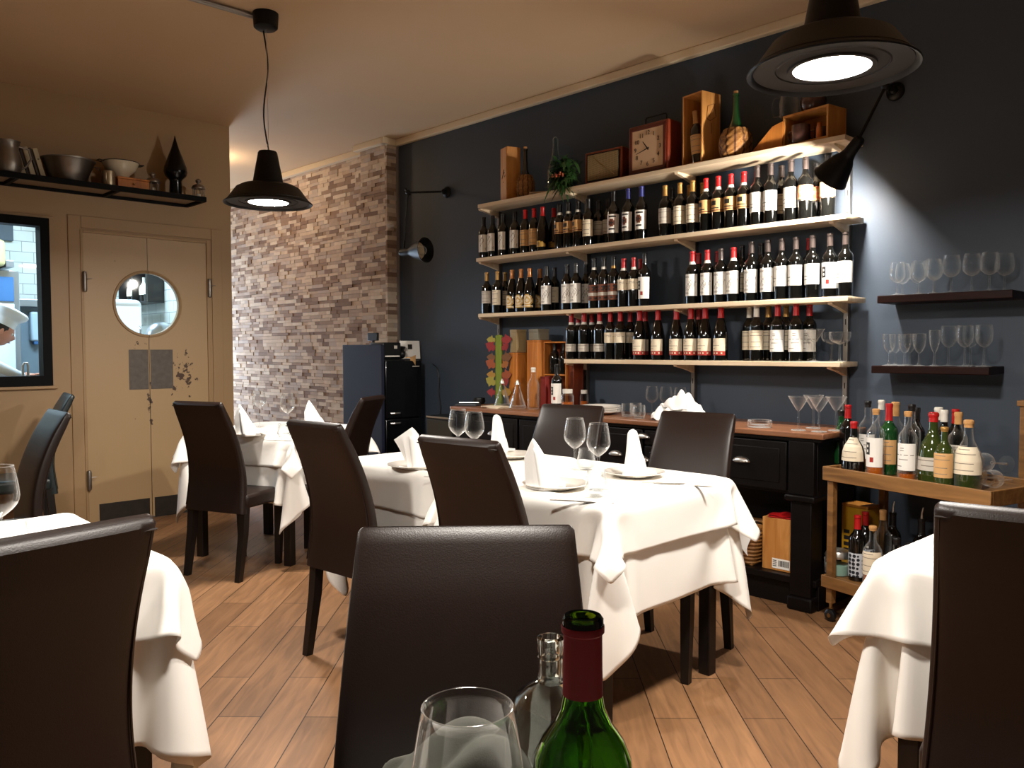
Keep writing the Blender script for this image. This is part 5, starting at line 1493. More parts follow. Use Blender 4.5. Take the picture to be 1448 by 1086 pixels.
tcn = N.new('ShaderNodeTexCoord'); L.new(tcn.outputs['Object'], vor.inputs['Vector'])
crn = N.new('ShaderNodeValToRGB'); crn.color_ramp.interpolation = 'CONSTANT'; crn.color_ramp.elements[0].color = srgb(24, 26, 34); crn.color_ramp.elements[1].position = .42; crn.color_ramp.elements[1].color = srgb(196, 200, 206)
L.new(vor.outputs['Distance'], crn.inputs['Fac']); L.new(crn.outputs['Color'], N['Principled BSDF'].inputs['Base Color'])
for px, v, lb in ((1215, .10, 'red-capped bottle with dotted label, front of the trolley bottom'), (1226, .20, 'red-capped dark bottle behind the dotted one on the trolley bottom')):
    o = trol(px, v, Z0, 'bordeaux', 'wine_glass_dark', 'r', 'none', lb, group=LG)
    mb = MB(); mb.lathe([(.0381, .02), (.0381, .13)], dots, 28, cap0=False, cap1=False); mb.build('label', o, smooth=180)
trol(1237, .06, Z0, 'clear_round', 'clear', 'o', 'plain', 'amber bottle with cream label and cork, trolley bottom front', group=LG, liquid=('amber_liquid', .10), caplen=.02)
trol(1251, .22, Z0, 'tall', 'clear', 'o', 'none', 'tall clear bottle with cork on the trolley bottom', group=LG, caplen=.045, liquid=('amber_liquid', .09))
trol(1271, .10, Z0, 'squat', 'clear', 'k', 'tan', 'broad amber flask on the trolley bottom beside the cloth', group=LG, caplen=.03, liquid=('amber_liquid', .09))
for k, (px, v) in enumerate(((1265, .30), (1306, .28))):
    o = trol(px, v, Z0, 'bordeaux', 'wine_glass_dark', 'k', 'silver', ('dark bottle with steel pourer, left of two on the trolley bottom', 'dark bottle with steel pourer, right of two on the trolley bottom')[k], group=LG)
    mb = MB(); mb.tube([(0, 0, .30), (0, 0, .325), (.006, 0, .352)], [.006, .004, .003], M['steel'], 8); mb.build('pourer', o)
trol(1289, .20, Z0, 'flask', 'clear', 'k', 'wordmark', 'little bottle with white label on the trolley bottom', group=LG, caplen=.02)
trol(1299, .08, Z0, 'bulb', 'green_glass', 'k', 'none', 'green bulging bottle on the trolley bottom by the chair back', group=LG, caplen=.02, sc=.8)
p = TP(tub(1188, .10), .10, Z0)
t = thing('preserving_jar', 'squat glass jar with metal lid and pale green contents, trolley bottom left', 'jar', p)
mb = MB(); mb.lathe([(0, 0), (.05, 0), (.058, .008), (.062, .075), (.055, .085)], M['clear'], 28, cap1=False); mb.build('jar_body', t)
mb = MB(); mb.lathe([(0, .004), (.05, .004), (.056, .05), (0, .05)], mat('pale_green_soap', srgb(150, 186, 170), .4), 24); mb.build('contents', t)
mb = MB(); mb.lathe([(.058, .084), (.060, .095), (.05, .115), (.03, .122), (0, .124)], M['steel'], 28); mb.build('jar_lid', t)

# ------------------------------------------------------------------ dark wooden glass shelves
gs = []
for px0, px1, py, zf, lb in ((1240.3, 1432, 418.3, None, 'upper dark wooden glass shelf on the blue wall'), (1232, 1399, 517, None, 'lower dark wooden glass shelf on the blue wall')):
    a = at_y(px0, py, 3.995); b = at_y(px1, py, 3.995)
    t = thing('glass_shelf', lb, 'shelf', (a.x, YW - .001, a.z), 0, 'dark glass shelves')
    mb = MB(); mb.box(0, b.x - a.x, -.225, 0, -.036, 0, M['wenge'], .004); mb.build('shelf_board', t)
    gs.append((a.x, b.x, a.z))
x0, x1, z = gs[0]
for k, (px, y, kd, lb) in enumerate(((1268.8, 4.03, 'tulip', 'leftmost tulip glass in front'), (1276, 4.12, 'tulip', 'tulip glass behind the leftmost one'), (1297, 4.13, 'tulip', 'tulip glass second in the back row'), (1300, 4.04, 'tulip', 'second tulip glass in front'),
        (1320, 4.135, 'balloon', 'tallest balloon glass at the back'), (1321, 4.03, 'tulip', 'tulip glass before the tallest balloon glass'), (1345, 4.04, 'balloon', 'balloon glass left of the gap'), (1374, 4.04, 'balloon', 'balloon glass right of the gap'),
        (1399, 4.04, 'balloon', 'last but one balloon glass in the dark'), (1420, 4.135, 'balloon', 'last balloon glass at the right end'))):
    glass(kd, (at_y(px, 410, y).x, y, z + .0006), lb + ' on the upper dark shelf', 'glasses on the upper dark shelf', kd + '_glass')
x0, x1, z = gs[1]
for k, (px, y, kd, lb) in enumerate(((1257, 4.03, 'small_goblet', 'leftmost small goblet in front'), (1266, 4.12, 'small_goblet', 'small goblet behind the leftmost'), (1279, 4.03, 'small_goblet', 'second small goblet in front'), (1286, 4.12, 'small_goblet', 'small goblet behind the second one'),
        (1299.5, 4.03, 'small_goblet', 'third small goblet in front'), (1321, 4.03, 'flute', 'slim flute glass'), (1341, 4.08, 'goblet', 'goblet right of the slim flute'), (1364, 4.04, 'goblet', 'tall goblet in front of its twin'), (1372, 4.14, 'goblet', 'tall goblet half behind its twin'), (1391, 4.05, 'goblet', 'rightmost tall goblet'))):
    glass(kd, (at_y(px, 515, y).x, y, z + .0006), lb + ' on the lower dark shelf', 'glasses on the lower dark shelf', kd + '_glass')

# wooden console at the right edge
t = thing('wooden_console', 'pale wooden console standing at the right edge beside the trolley', 'cabinet', (-.775, 4.20, 0))
mb = MB(); mb.box(-.205, .5, -.20, 0, 0, 1.02, M['trolley_wood'], .004); mb.build('cabinet_body', t)
mb = MB(); mb.box(-.215, .51, -.21, 0, 1.0205, 1.045, M['trolley_wood'], .004); mb.build('cabinet_top', t)

# ------------------------------------------------------------------ cash corner
NX0, NX1, NY = -5.86, -5.31, 3.74
t = thing('navy_cabinet', 'tall flat navy cabinet panel before the stone column', 'cabinet', ((NX0 + NX1) / 2, NY, 0))
hw = (NX1 - NX0) / 2
M['navy_panel'] = mat('navy_lacquer', srgb(11, 17, 42), .55)
mb = MB(); mb.box(-hw, hw, 0, .03, 0, 1.308, M['navy_panel'], .003); mb.build('front_panel', t)
mb = MB(); mb.box(-hw, -.10, .031, .33, 0, 1.26, M['black'], .003); mb.build('cabinet_body', t)
t = thing('black_fridge', 'black small fridge and drawer unit right of the navy panel', 'fridge', (-5.50, 3.93, 0))
mb = MB(); mb.box(-.17, .15, -.145, .215, 0, 1.19, M['black'], .006); mb.build('fridge_body', t)
for z0, z1 in ((.72, 1.18), (.02, .71)):
    mb = MB(); mb.box(.151, .185, -.145, .215, z0, z1, mat('black_gloss', srgb(8, 8, 9), .25, coat=.3), .006); d = mb.build('fridge_door', t)
    mb = MB(); mb.tube([(.19, -.10, z1 - .03 if z0 < .5 else z0 + .04), (.21, -.08, z1 - .03 if z0 < .5 else z0 + .04), (.21, -.03, z1 - .03 if z0 < .5 else z0 + .04), (.19, -.01, z1 - .03 if z0 < .5 else z0 + .04)], .008, M['steel'], 8); mb.build('handle', d)
mb = MB(); mb.box(.1855, .187, .12, .19, 1.128, 1.136, M['grey_paper']); mb.build('badge', t)
zt = 1.1905
t = thing('receipt_printer', 'black receipt printer with pale paper edge on top of the fridge', 'printer', (-5.42, 3.86, zt), 0)
mb = MB(); mb.box(-.09, .09, -.09, .09, 0, .135, M['black'], .012, 3); mb.build('printer_body', t)
mb = MB(); mb.box(.0905, .098, -.07, .07, .02, .03, M['white_paper'], .002); mb.build('paper_slot', t)
mb = MB(); mb.box(.0905, .092, .02, .05, .085, .11, M['grey_paper']); mb.build('logo_plate', t)
t = thing('customer_display', 'small black display on a stalk rising behind the navy panel', 'display', (-5.56, 3.84, 1.1905))
mb = MB(); mb.lathe([(0, 0), (.05, 0), (.045, .012), (.012, .02), (.012, .16), (0, .16)], M['black'], 16); mb.build('stalk', t)
mb = MB(); mb.box(-.065, .065, -.012, .012, .15, .215, M['black'], .004); mb.build('screen_case', t)
t = thing('picture_card', 'white framed menu card leaning on the fridge top', 'card', (-5.40, 4.09, zt), R(80))
mb = MB(); mb.box(-.09, .09, -.004, .004, 0, .15, M['white_paper'], .001, rot=Matrix.Rotation(R(-6), 3, 'X')); mb.build('card', t)
mb = MB(); mb.box(-.02, .02, -.0062, -.0055, .08, .12, M['ink'], rot=Matrix.Rotation(R(-6), 3, 'X'), piv=(0, 0, .075)); mb.build('printed_square', t)
mb = MB(); mb.grid(lambda u, v: Vector((-.03 + .05 * u, .0 + .01 * v, .0 - .10 * v + .02 * u)), 3, 6, M['tan_paper']); mb.grid(lambda u, v: Vector((-.03 + .05 * u - .05 * v, .0, .0 + .004 * math.sin(4 * v))), 3, 3, M['tan_paper'])
o = mb.build('hanging_note', None, (-5.31, 4.06, 1.205), (0, 0, R(80)), fix=False); tag(o, 'tan paper note hanging over the fridge edge', 'paper')
mb = MB(); rnd = random.Random(4)
mb.sphere((0, 0, .04), .04, M['black'], 14, 10, (1.2, 1, 1)); mb.lathe([(.02, .05), (.045, .10), (0, .11)], M['black'], 16)
o = mb.build('telephone', None, (-5.40, 3.995, zt + .001)); tag(o, 'dark rounded desk phone beside the receipt printer', 'phone')
mb = MB(); mb.sphere((0, 0, .035), .035, mat('blue_ball', srgb(30, 70, 130), .4), 16, 10); o = mb.build('tape_roll', None, (-5.46, 3.99, zt + .001)); tag(o, 'blue round tape roll behind the receipt printer', 'roll')
cpts = [at_y(px, py, YW - .012) for px, py in ((612, 515), (618, 520), (621, 535), (620, 555), (623, 575), (622, 592))]
mb = MB(); mb.tube(cpts, .004, M['black'], 6); o = mb.build('power_cord'); tag(o, 'black cord hanging on the blue wall right of the fridge', 'cord')
a = at_y(603, 587, 3.80); b = at_y(641, 590, 3.80)
t = thing('speaker_box', 'black box with silver top edge left of the sideboard', 'speaker', ((a.x + b.x) / 2, 3.92, 0))
hw = (b.x - a.x) / 2
mb = MB(); mb.box(-hw, hw, -.12, .12, 0, a.z, M['black'], .006); mb.build('case', t)
mb = MB(); mb.box(-hw, hw, -.124, -.12, a.z - .016, a.z - .004, M['steel'], .001); mb.build('silver_edge', t)
mb = MB(); mb.box(-hw + .01, hw - .01, -.126, -.1205, a.z - .15, a.z - .03, mat('smoked_panel', srgb(44, 44, 40), .3), .002); mb.build('front_panel', t)

# ------------------------------------------------------------------ black metal shelf on the cream wall
LZ = 2.40
t = thing('metal_shelf', 'black metal shelf with translucent panels above kitchen window and door', 'shelf', (XC, 1.7, LZ))
q0 = at_z(297, 280, LZ); FXs = q0.x
fx = FXs - XC
bY1 = 2.645 - 1.7; bY0 = .4 - 1.7
mb = MB()
mb.box(fx - .022, fx, bY0, bY1, -.034, .004, M['frame_black'], .003); mb.box(.002, .022, bY0, bY1, -.034, .0, M['frame_black'], .003)
for y in [bY0, bY1 - .025] + [2.02 - 1.7 - .62 * k for k in range(3)]: mb.box(.022, fx - .022, y, y + .025, -.034, -.004, M['frame_black'], .002)
mb.build('frame', t)
mb = MB(); mb.box(.02, fx - .02, bY0 + .01, bY1 - .01, -.012, -.002, mat('frosted_panel', srgb(150, 132, 108), .6)); mb.build('shelf_panel', t)
lx = XC + fx * .52
def ly(px, py=240): return at_x(px, py, lx).y
lz = LZ - .0012
t = thing('metal_pitcher', 'grey metal pitcher with handle at the left end of the black shelf', 'pitcher', (lx + .06, ly(8), lz), R(90))
mb = MB(); mb.lathe([(0, 0), (.06, 0), (.075, .03), (.08, .09), (.062, .16), (.066, .20), (.074, .215), (.07, .215), (.058, .16), (.07, .09), (0, .01)], M['old_steel'], 28); mb.build('pitcher_body', t)
mb = MB(); mb.tube([(.066, 0, .19), (.12, 0, .18), (.135, 0, .12), (.10, 0, .06), (.078, 0, .05)], .007, M['old_steel'], 8); mb.build('handle', t)
t = thing('black_binder', 'narrow black box with round white mark, left on the black shelf', 'box', (lx - .09, ly(24), lz), 0)
mb = MB(); mb.box(-.06, .06, -.028, .028, 0, .24, M['black'], .004); mb.build('box_body', t)
mb = MB(); mb.lathe([(0, 0), (.014, 0), (.014, .002), (.007, .002), (.007, .003), (0, .003)], M['white_paper'], 18, (.0605, 0, .20), Matrix.Rotation(PI / 2, 3, 'Y')); mb.build('round_mark', t)
for k, (c, th) in enumerate(((srgb(196, 182, 150), .035), (srgb(60, 50, 44), .014), (srgb(206, 194, 164), .03), (srgb(70, 60, 52), .012), (srgb(190, 176, 146), .028))):
    y = ly(38 + 7 * k)
    t = thing('book', 'book leaning on the metal bowl, ' + ('thick cream one leftmost', 'thin dark one second', 'cream one in the middle', 'thin dark one fourth', 'cream one nearest the bowl')[k], 'book', (lx - .05, y - .02, lz), 0, 'leaning books on the black shelf')
    t.rotation_euler = (R(15), 0, 0)
    cm = mat('book_cover', c, .7)
    mb = MB(); mb.box(-.075, .075, -th / 2, -th / 2 + .003, .003, .21, cm, .001); mb.box(-.075, .075, th / 2 - .003, th / 2, .003, .21, cm, .001); mb.box(.072, .0755, -th / 2, th / 2, .003, .21, cm, .001); mb.build('cover', t)
    mb = MB(); mb.box(-.07, .0715, -th / 2 + .003, th / 2 - .003, .006, .206, M['paper']); mb.build('pages', t)
t = thing('metal_bowl', 'large dull grey metal bowl on the black shelf', 'bowl', (lx, ly(97), lz))
mb = MB(); mb.lathe([(0, 0), (.085, 0), (.10, .006), (.16, .15), (.168, .155), (.17, .163), (.163, .165), (.152, .15), (.094, .012), (0, .008)], M['old_steel'], 44); mb.build('bowl_body', t)
for q in (-1, 1):
    mb = MB(); mb.tube([(q * .0, .165 * q, .14), (.03, .19 * q, .135), (.0, .20 * q, .12), (-.03, .19 * q, .135), (0, .165 * q, .14)], .004, M['old_steel'], 6); mb.build('ring_handle', t)
t = thing('metal_mug', 'small brass-coloured metal mug in front of the wooden box', 'mug', (lx + .06, ly(149, 245) - .0, lz), R(-30))
MUGM = mat('brushed_brass', (.45, .36, .24), .4, metal=.9)
mb = MB(); mb.lathe([(0, 0), (.042, 0), (.044, .005), (.044, .112), (.041, .112), (.041, .006), (0, .006)], MUGM, 28); mb.build('mug_body', t)
mb = MB(); mb.tube([(.043, 0, .095), (.068, 0, .09), (.072, 0, .05), (.06, 0, .025), (.043, 0, .022)], .005, MUGM, 8); mb.build('handle', t)
t = thing('wooden_box', 'low reddish wooden box with small knob under the colander', 'box', (lx - .02, ly(184, 248), lz))
mb = MB(); mb.box(-.09, .09, -.108, .108, 0, .075, M['orange_wood'], .004); mb.build('box_body', t)
mb = MB(); mb.box(-.092, .092, -.11, .11, .0755, .09, M['orange_wood'], .004); mb.build('box_lid', t)
mb = MB(); mb.sphere((.098, .0, .045), .009, M['brass'], 12, 8); mb.build('knob', t)
CY = ly(172, 240); CZ_ = lz + .0905
t = thing('colander', 'white enamel colander with dark rim on the wooden box', 'colander', (lx - .02, CY, CZ_))
EN = mat('cream_enamel', srgb(214, 202, 176), .25, coat=.4)
mb = MB(); mb.lathe([(0, .012), (.04, .012), (.045, 0), (.05, 0), (.055, .02), (.10, .06), (.122, .11), (.118, .11), (.095, .062), (0, .024)], EN, 40); mb.build('bowl_body', t)
mb = MB(); mb.tube([(.1215 * math.cos(a), .1215 * math.sin(a), .111) for a in [2 * PI * k / 40 for k in range(40)]], .003, M['black'], 6, closed=True); mb.build('rim', t)
for q in (-1, 1):
    mb = MB(); mb.tube([(.03, .118 * q, .105), (.025, .15 * q, .11), (-.025, .15 * q, .11), (-.03, .118 * q, .105)], .0045, M['black'], 6); mb.build('handle', t)
def lantern(y, x, label):
    t = thing('lantern', label, 'lantern', (x, y, lz), R(20), 'small metal lanterns')
    mb = MB(); mb.lathe([(0, 0), (.045, 0), (.047, .008), (.042, .014), (0, .014)], M['old_steel'], 24)
    for k in range(6):
        a = PI / 3 * k; c, s_ = .04 * math.cos(a), .04 * math.sin(a); mb.tube([(c, s_, .012), (c, s_, .085)], .0035, M['old_steel'], 6)
    mb.build('cage', t)
    mb = MB(); mb.lathe([(.049, .083), (.05, .09), (.042, .105), (.03, .113), (.012, .118), (.012, .126), (.018, .132), (.021, .142), (.016, .152), (.005, .158), (0, .158)], M['old_steel'], 28); mb.build('dome_lid', t)
    mb = MB(); mb.lathe([(.036, .014), (.036, .084)], M['clear'], 24, cap0=False, cap1=False); mb.build('glass_cylinder', t)
    mb = MB(); mb.lathe([(0, .015), (.016, .015), (.016, .045), (0, .047)], M['cap_white'], 16); mb.build('candle', t)
lantern(ly(214, 250), lx + .03, 'small metal lantern left of the black teardrop finial')
lantern(ly(278, 255), lx + .03, 'small metal lantern at the right end of the black shelf')
t = thing('finial', 'tall black teardrop-shaped glass finial on the black shelf', 'ornament', (lx, ly(248, 235), lz))
mb = MB(); mb.lathe([(0, 0), (.045, 0), (.046, .02), (.042, .12), (.048, .135), (.074, .16), (.083, .19), (.078, .225), (.055, .29), (.028, .36), (.010, .42), (.002, .455), (0, .46)], mat('black_glass', srgb(8, 7, 8), .2, spec=.3, coat=.1), 36); mb.build('teardrop', t)

# ------------------------------------------------------------------ kitchen behind window and doors
KX = -8.8; KY0, KY1 = -1.4, CE - .1
def tile_mat(name, c1, c2, sc=1.0, rough=.2):
    m = bpy.data.materials.new(name); m.use_nodes = True
    N, L = nodes(m); b = N['Principled BSDF']
    tc = N.new('ShaderNodeTexCoord'); sp = N.new('ShaderNodeSeparateXYZ'); cb = N.new('ShaderNodeCombineXYZ'); ad = N.new('ShaderNodeMath'); ad.operation = 'ADD'
    L.new(tc.outputs['Object'], sp.inputs[0]); L.new(sp.outputs['X'], ad.inputs[0]); L.new(sp.outputs['Y'], ad.inputs[1])
    L.new(ad.outputs[0], cb.inputs['X']); L.new(sp.outputs['Z'], cb.inputs['Y'])
    br = N.new('ShaderNodeTexBrick'); br.inputs['Scale'].default_value = 1; br.inputs['Brick Width'].default_value = .2 * sc; br.inputs['Row Height'].default_value = .1 * sc
    br.inputs['Mortar Size'].default_value = .003; br.inputs['Color1'].default_value = c1; br.inputs['Color2'].default_value = c2; br.inputs['Mortar'].default_value = srgb(150, 156, 156)
    L.new(cb.outputs[0], br.inputs['Vector']); L.new(br.outputs['Color'], b.inputs['Base Color'])
    b.inputs['Roughness'].default_value = rough
    bp = N.new('ShaderNodeBump'); bp.inputs['Strength'].default_value = .3; bp.inputs['Distance'].default_value = .002; bp.invert = True
    L.new(br.outputs['Fac'], bp.inputs['Height']); L.new(bp.outputs['Normal'], b.inputs['Normal'])
    return m
M['tile'] = tile_mat('white_kitchen_tiles', srgb(214, 220, 214), srgb(224, 228, 222))
mb = MB(); mb.box(KX - .1, KX, KY0, KY1, 0, 2.7, M['tile']); mb.box(KX, XC - .125, KY1 - .02, KY1 - .001, 0, 2.7, M['tile']); mb.box(KX, XC - .125, KY0 - .1, KY0, 0, 2.7, M['tile'])
structure('wall_kitchen', mb, 0)
mb = MB(); mb.box(KX, XC - .125, KY0, KY1, 2.7, 2.75, M['cornice']); structure('ceiling_kitchen', mb, 0)
for y in (.3, 2.1):
    t = thing('kitchen_light', 'cold white kitchen ceiling light, ' + ('near the far kitchen end' if y < 1 else 'above the kitchen doorway'), 'lamp', (-7.5, y, 2.699), 0, 'kitchen ceiling lights')
    mb = MB(); mb.box(-.32, .32, -.32, .32, -.05, -.0005, M['steel'], .004); mb.build('light_case', t)
    mb = MB(); k = mb.mi(emit('cold_light', (.60, .82, 1.0), KITCHEN_STRENGTH)); f = mb.bm.faces.new([mb.bm.verts.new(p) for p in ((-.3, -.3, -.051), (-.3, .3, -.051), (.3, .3, -.051), (.3, -.3, -.051))]); mb.build('light_panel', t, smooth=0, fix=False)
def ky(px, py, x): return at_x(px, py, x)
KS = mat('kitchen_steel', (.42, .46, .5), .28, metal=.9)
KB = mat('blue_kitchen_panel', srgb(60, 108, 160), .7)
# counter before the window
t = thing('kitchen_counter', 'stainless kitchen counter inside the window', 'counter', (-7.2, 1.91, 0))
mb = MB(); mb.box(-.5, .5, -.27, .27, 1.0, 1.04, KS, .004); mb.build('worktop', t)
for sx in (-.47, .47):
    for sy in (-.24, .24):
        mb = MB(); mb.box(sx - .02, sx + .02, sy - .02, sy + .02, 0, .9995, KS, .003); mb.build('leg', t)
p = ky(28, 527, -6.95)
t = thing('frying_pan', 'shallow pan of food on the kitchen counter inside the window', 'pan', (-6.92, p.y, 1.0405))
mb = MB(); mb.lathe([(0, 0), (.10, 0), (.13, .03), (.126, .031), (.098, .006), (0, .006)], M['china'], 32); mb.build('pan_body', t)
mb = MB()
for k in range(14): mb.sphere((.05 * math.cos(k * 2.4) * (k / 14) ** .5, .06 * math.sin(k * 2.4) * (k / 14) ** .5, .02), .014, M['tan_paper'] if k % 2 else M['brown_ink'], 8, 6)
mb.build('food', t)
mb = MB(); mb.tube([(0, .12, .03), (0, .2, .05), (0, .27, .06)], .009, M['black'], 8); mb.build('handle', t)
p = ky(33, 515, -7.1)
t = thing('kitchen_tap', 'bent kitchen tap standing at the back of the counter', 'tap', (-7.12, p.y, 1.0405))
mb = MB(); mb.tube([(0, 0, 0), (0, 0, .11), (0, .012, .13), (0, .03, .13), (0, .036, .11), (0, .036, .03)], .009, M['old_steel'], 10); mb.build('spout', t)
# wall things in the kitchen
p0, p1 = ky(-40, 380, KX + .35), ky(28, 383, KX + .35)
zt0, zt1 = ky(20, 470, KX + .35).z, ky(20, 384, KX + .35).z
t = thing('kitchen_oven', 'tall kitchen oven with grey frame and bright blue-white front', 'oven', (KX + .18, (p0.y + p1.y) / 2, 0))
hw = (p1.y - p0.y) / 2
mb = MB(); mb.box(-.17, .15, -hw, hw, 0, p1.z, KS, .006); mb.build('oven_body', t)
mb = MB(); mb.box(.151, .17, -hw + .02, hw - .05, p1.z - .28, p1.z - .06, KB, .004); mb.build('blue_window', t)
mb = MB(); mb.box(.151, .17, -hw + .02, hw - .05, .6, p1.z - .30, mat('white_oven_front', srgb(224, 238, 246), .3), .004); mb.build('front_door', t)
pa, pb = ky(-40, 343, KX + .5), ky(10, 383, KX + .5)
t = thing('extractor_hood', 'cream kitchen extractor hood above the oven', 'hood', (KX + .25, (pa.y + pb.y) / 2, p1.z + .02))
hw2 = (pb.y - pa.y) / 2
mb = MB(); mb.box(-.24, .24, -hw2, hw2, 0, .24, mat('hood_cream', srgb(196, 184, 130), .4), .04, 4); mb.build('hood_body', t)
mb = MB(); mb.box(-.2, .2, hw2 + .002, hw2 + .07, .0, .06, KS, .004); mb.build('grille', t)
pa, pb = ky(0, 340, KX + .01), ky(17, 316, KX + .01)
mb = MB(); mb.box(KX + .001, KX + .05, pa.y - .25, pb.y, pa.z, pb.z, mat('dark_blue_board', srgb(56, 70, 82), .5), .004); o = mb.build('wall_cabinet'); tag(o, 'small dark blue-grey box on the tiled kitchen wall', 'cabinet')
pa, pb = ky(44, 487, KX + .08), ky(58, 441, KX + .08)
t = thing('soap_dispenser', 'bluish white soap dispenser on the kitchen wall', 'dispenser', (KX + .001, (pa.y + pb.y) / 2, pa.z))
mb = MB(); mb.box(0, .09, -(pb.y - pa.y) / 2, (pb.y - pa.y) / 2, .03, pb.z - pa.z, mat('dispenser_plastic', srgb(190, 214, 232), .25, coat=.4), .02, 3); mb.build('dispenser_body', t)
mb = MB(); mb.box(.02, .08, -.02, .02, 0, .03, KB, .006); mb.build('nozzle', t)
pa = ky(28, 430, KX + .01); pb = ky(62, 560, KX + .01)
mb = MB(); mb.box(KX + .001, KX + .012, pa.y, pb.y + .12, .4, pa.z, mat('grey_blue_tiles', srgb(120, 138, 150), .3), .002); o = mb.build('splash_panel'); tag(o, 'grey-blue splash panel on the kitchen wall behind the tap', 'panel')
pa = ky(50, 424, KX + .03)
mb = MB(); mb.box(KX + .013, KX + .12, pa.y - .2, pa.y + .45, pa.z - .07, pa.z, KS, .004); o = mb.build('wall_rail'); tag(o, 'grey steel ledge along the tiled kitchen wall', 'ledge')
# seen through the round door window: fridge, rack, dome on the side wall
t = thing('white_fridge', 'bright white kitchen fridge seen through left half of the round window', 'fridge', (-7.55, 2.52, 0))
mb = MB(); mb.box(-.3, .3, -.30, .12, 0, 1.70, mat('white_enamel', srgb(236, 242, 246), .3), .05, 4); mb.build('fridge_body', t)
mb = MB(); mb.box(.301, .309, -.27, .10, .55, 1.64, emit('added_fridge_glow', (.72, .88, 1.0), 1.5), .01); mb.build('added_glow', t)  # glow sheet added to brighten the round-window view, not a real lit door
mb = MB(); mb.tube([(.31, .08, 1.2), (.335, .08, 1.22), (.335, .08, 1.45), (.31, .08, 1.47)], .008, KS, 8); mb.build('handle', t)
ry = KY1 - .02
t = thing('utensil_rack', 'dark kitchen rack with bottles seen through the round window', 'rack', (-7.55, ry, 1.70))
mb = MB(); mb.box(-.5, .18, -.16, -.002, -.012, 0, M['black'], .002); mb.box(-.5, .18, -.16, -.002, .30, .312, M['black'], .002)
for x in (-.5, -.16, .168): mb.box(x, x + .012, -.16, -.002, .0, .30, M['black'], .002)
mb.build('rack_frame', t)
mb = MB(); mb.box(-.488, .166, -.008, -.003, .002, .298, KB); mb.build('back_panel', t)
for k in range(6):
    bottle((-7.95 + k * .105, ry - .075, 1.7006), 'flask', 'wine_glass_dark', 'w', 'plain', 'small bottle in the kitchen rack, ' + ORD[k], 'bottles in the kitchen rack', R(60), sc=1.1)
t = thing('steel_dome', 'blue-lit steel mixing bowl standing on end below the kitchen rack', 'bowl', (-7.08, 2.72, 1.36))
mb = MB(); mb.sphere((0, 0, 0), .15, KS, 28, 16, (.7, .9, 1)); mb.build('dome', t)
mb = MB(); mb.lathe([(0, -.36), (.14, -.36), (.14, -.34), (.03, -.33), (.03, -.15), (.06, -.13), (0, -.12)], KS, 20); mb.build('stand', t)
t = thing('side_table', 'steel kitchen table by the side wall below the rack', 'table', (-6.98, 2.72, 0))
mb = MB(); mb.box(-.02, .5, -.15, .15, .95, .9985, KS, .004); mb.box(-.23, -.02, -.15, .15, .95, .9985, KS, .004); mb.build('table_top', t)
for sx in (-.2, .47):
    for sy in (-.13, .13):
        mb = MB(); mb.box(sx - .015, sx + .015, sy - .015, sy + .015, 0, .9495, KS, .003); mb.build('leg', t)

# the cook
def skin_body(name, joints, edges, m, root=0, sub=2):
    me = bpy.data.meshes.new(name)
    me.from_pydata([j[0] for j in joints], edges, [])
    o = link(name, me)
    sk = o.modifiers.new('skin', 'SKIN'); sk.use_smooth_shade = True
    for v, j in zip(me.skin_vertices[0].data, joints): v.radius = j[1] if isinstance(j[1], tuple) else (j[1], j[1])
    me.skin_vertices[0].data[root].use_root = True
    ss = o.modifiers.new('sub', 'SUBSURF'); ss.levels = sub; ss.render_levels = sub
    dg = bpy.context.evaluated_depsgraph_get()
    res = bpy.data.meshes.new_from_object(o.evaluated_get(dg)); bpy.data.objects.remove(o)
    res.materials.clear(); res.materials.append(m)
    for p in res.polygons: p.use_smooth = True
    res.name = name
    return res
hp = at_x(6, 466, -7.42)       # middle of the head
HX, HY, HZ = -7.42, hp.y - .03, hp.z - .012
t = thing('person', 'person in white cook jacket and tall white hat bending over the kitchen counter', 'person', (HX, HY - .32, 0))
bx, by = 0, 0
skin_m = mat('skin', srgb(206, 140, 112), .5)
white_j = mat('cook_jacket', srgb(228, 234, 240), .8)
J = [((0, -.05, .92), (.15, .11)), ((0, -.02, 1.08), (.155, .11)), ((0, .06, 1.22), (.17, .115)), ((0, .14, 1.32), (.15, .10)), ((0, .20, 1.385), (.058, .055)), ((0, .27, HZ - .045), (.05, .05)),
     ((.17, .13, 1.30), .062), ((.24, .22, 1.16), .048), ((.22, .38, 1.08), .036), ((.16, .44, 1.07), .028),
     ((-.17, .13, 1.30), .062), ((-.24, .22, 1.16), .048), ((-.22, .38, 1.08), .036), ((-.16, .44, 1.07), .028),
     ((.09, -.06, .86), .095), ((.10, -.02, .48), .065), ((.10, -.05, .09), .045), ((.10, .08, .04), .038),
     ((-.09, -.06, .86), .095), ((-.10, -.02, .48), .065), ((-.10, -.05, .09), .045), ((-.10, .08, .04), .038)]
ED = [(0, 1), (1, 2), (2, 3), (3, 4), (4, 5), (3, 6), (6, 7), (7, 8), (8, 9), (3, 10), (10, 11), (11, 12), (12, 13), (0, 14), (14, 15), (15, 16), (16, 17), (0, 18), (18, 19), (19, 20), (20, 21)]
link('body', skin_body('body', J, ED, white_j), t)
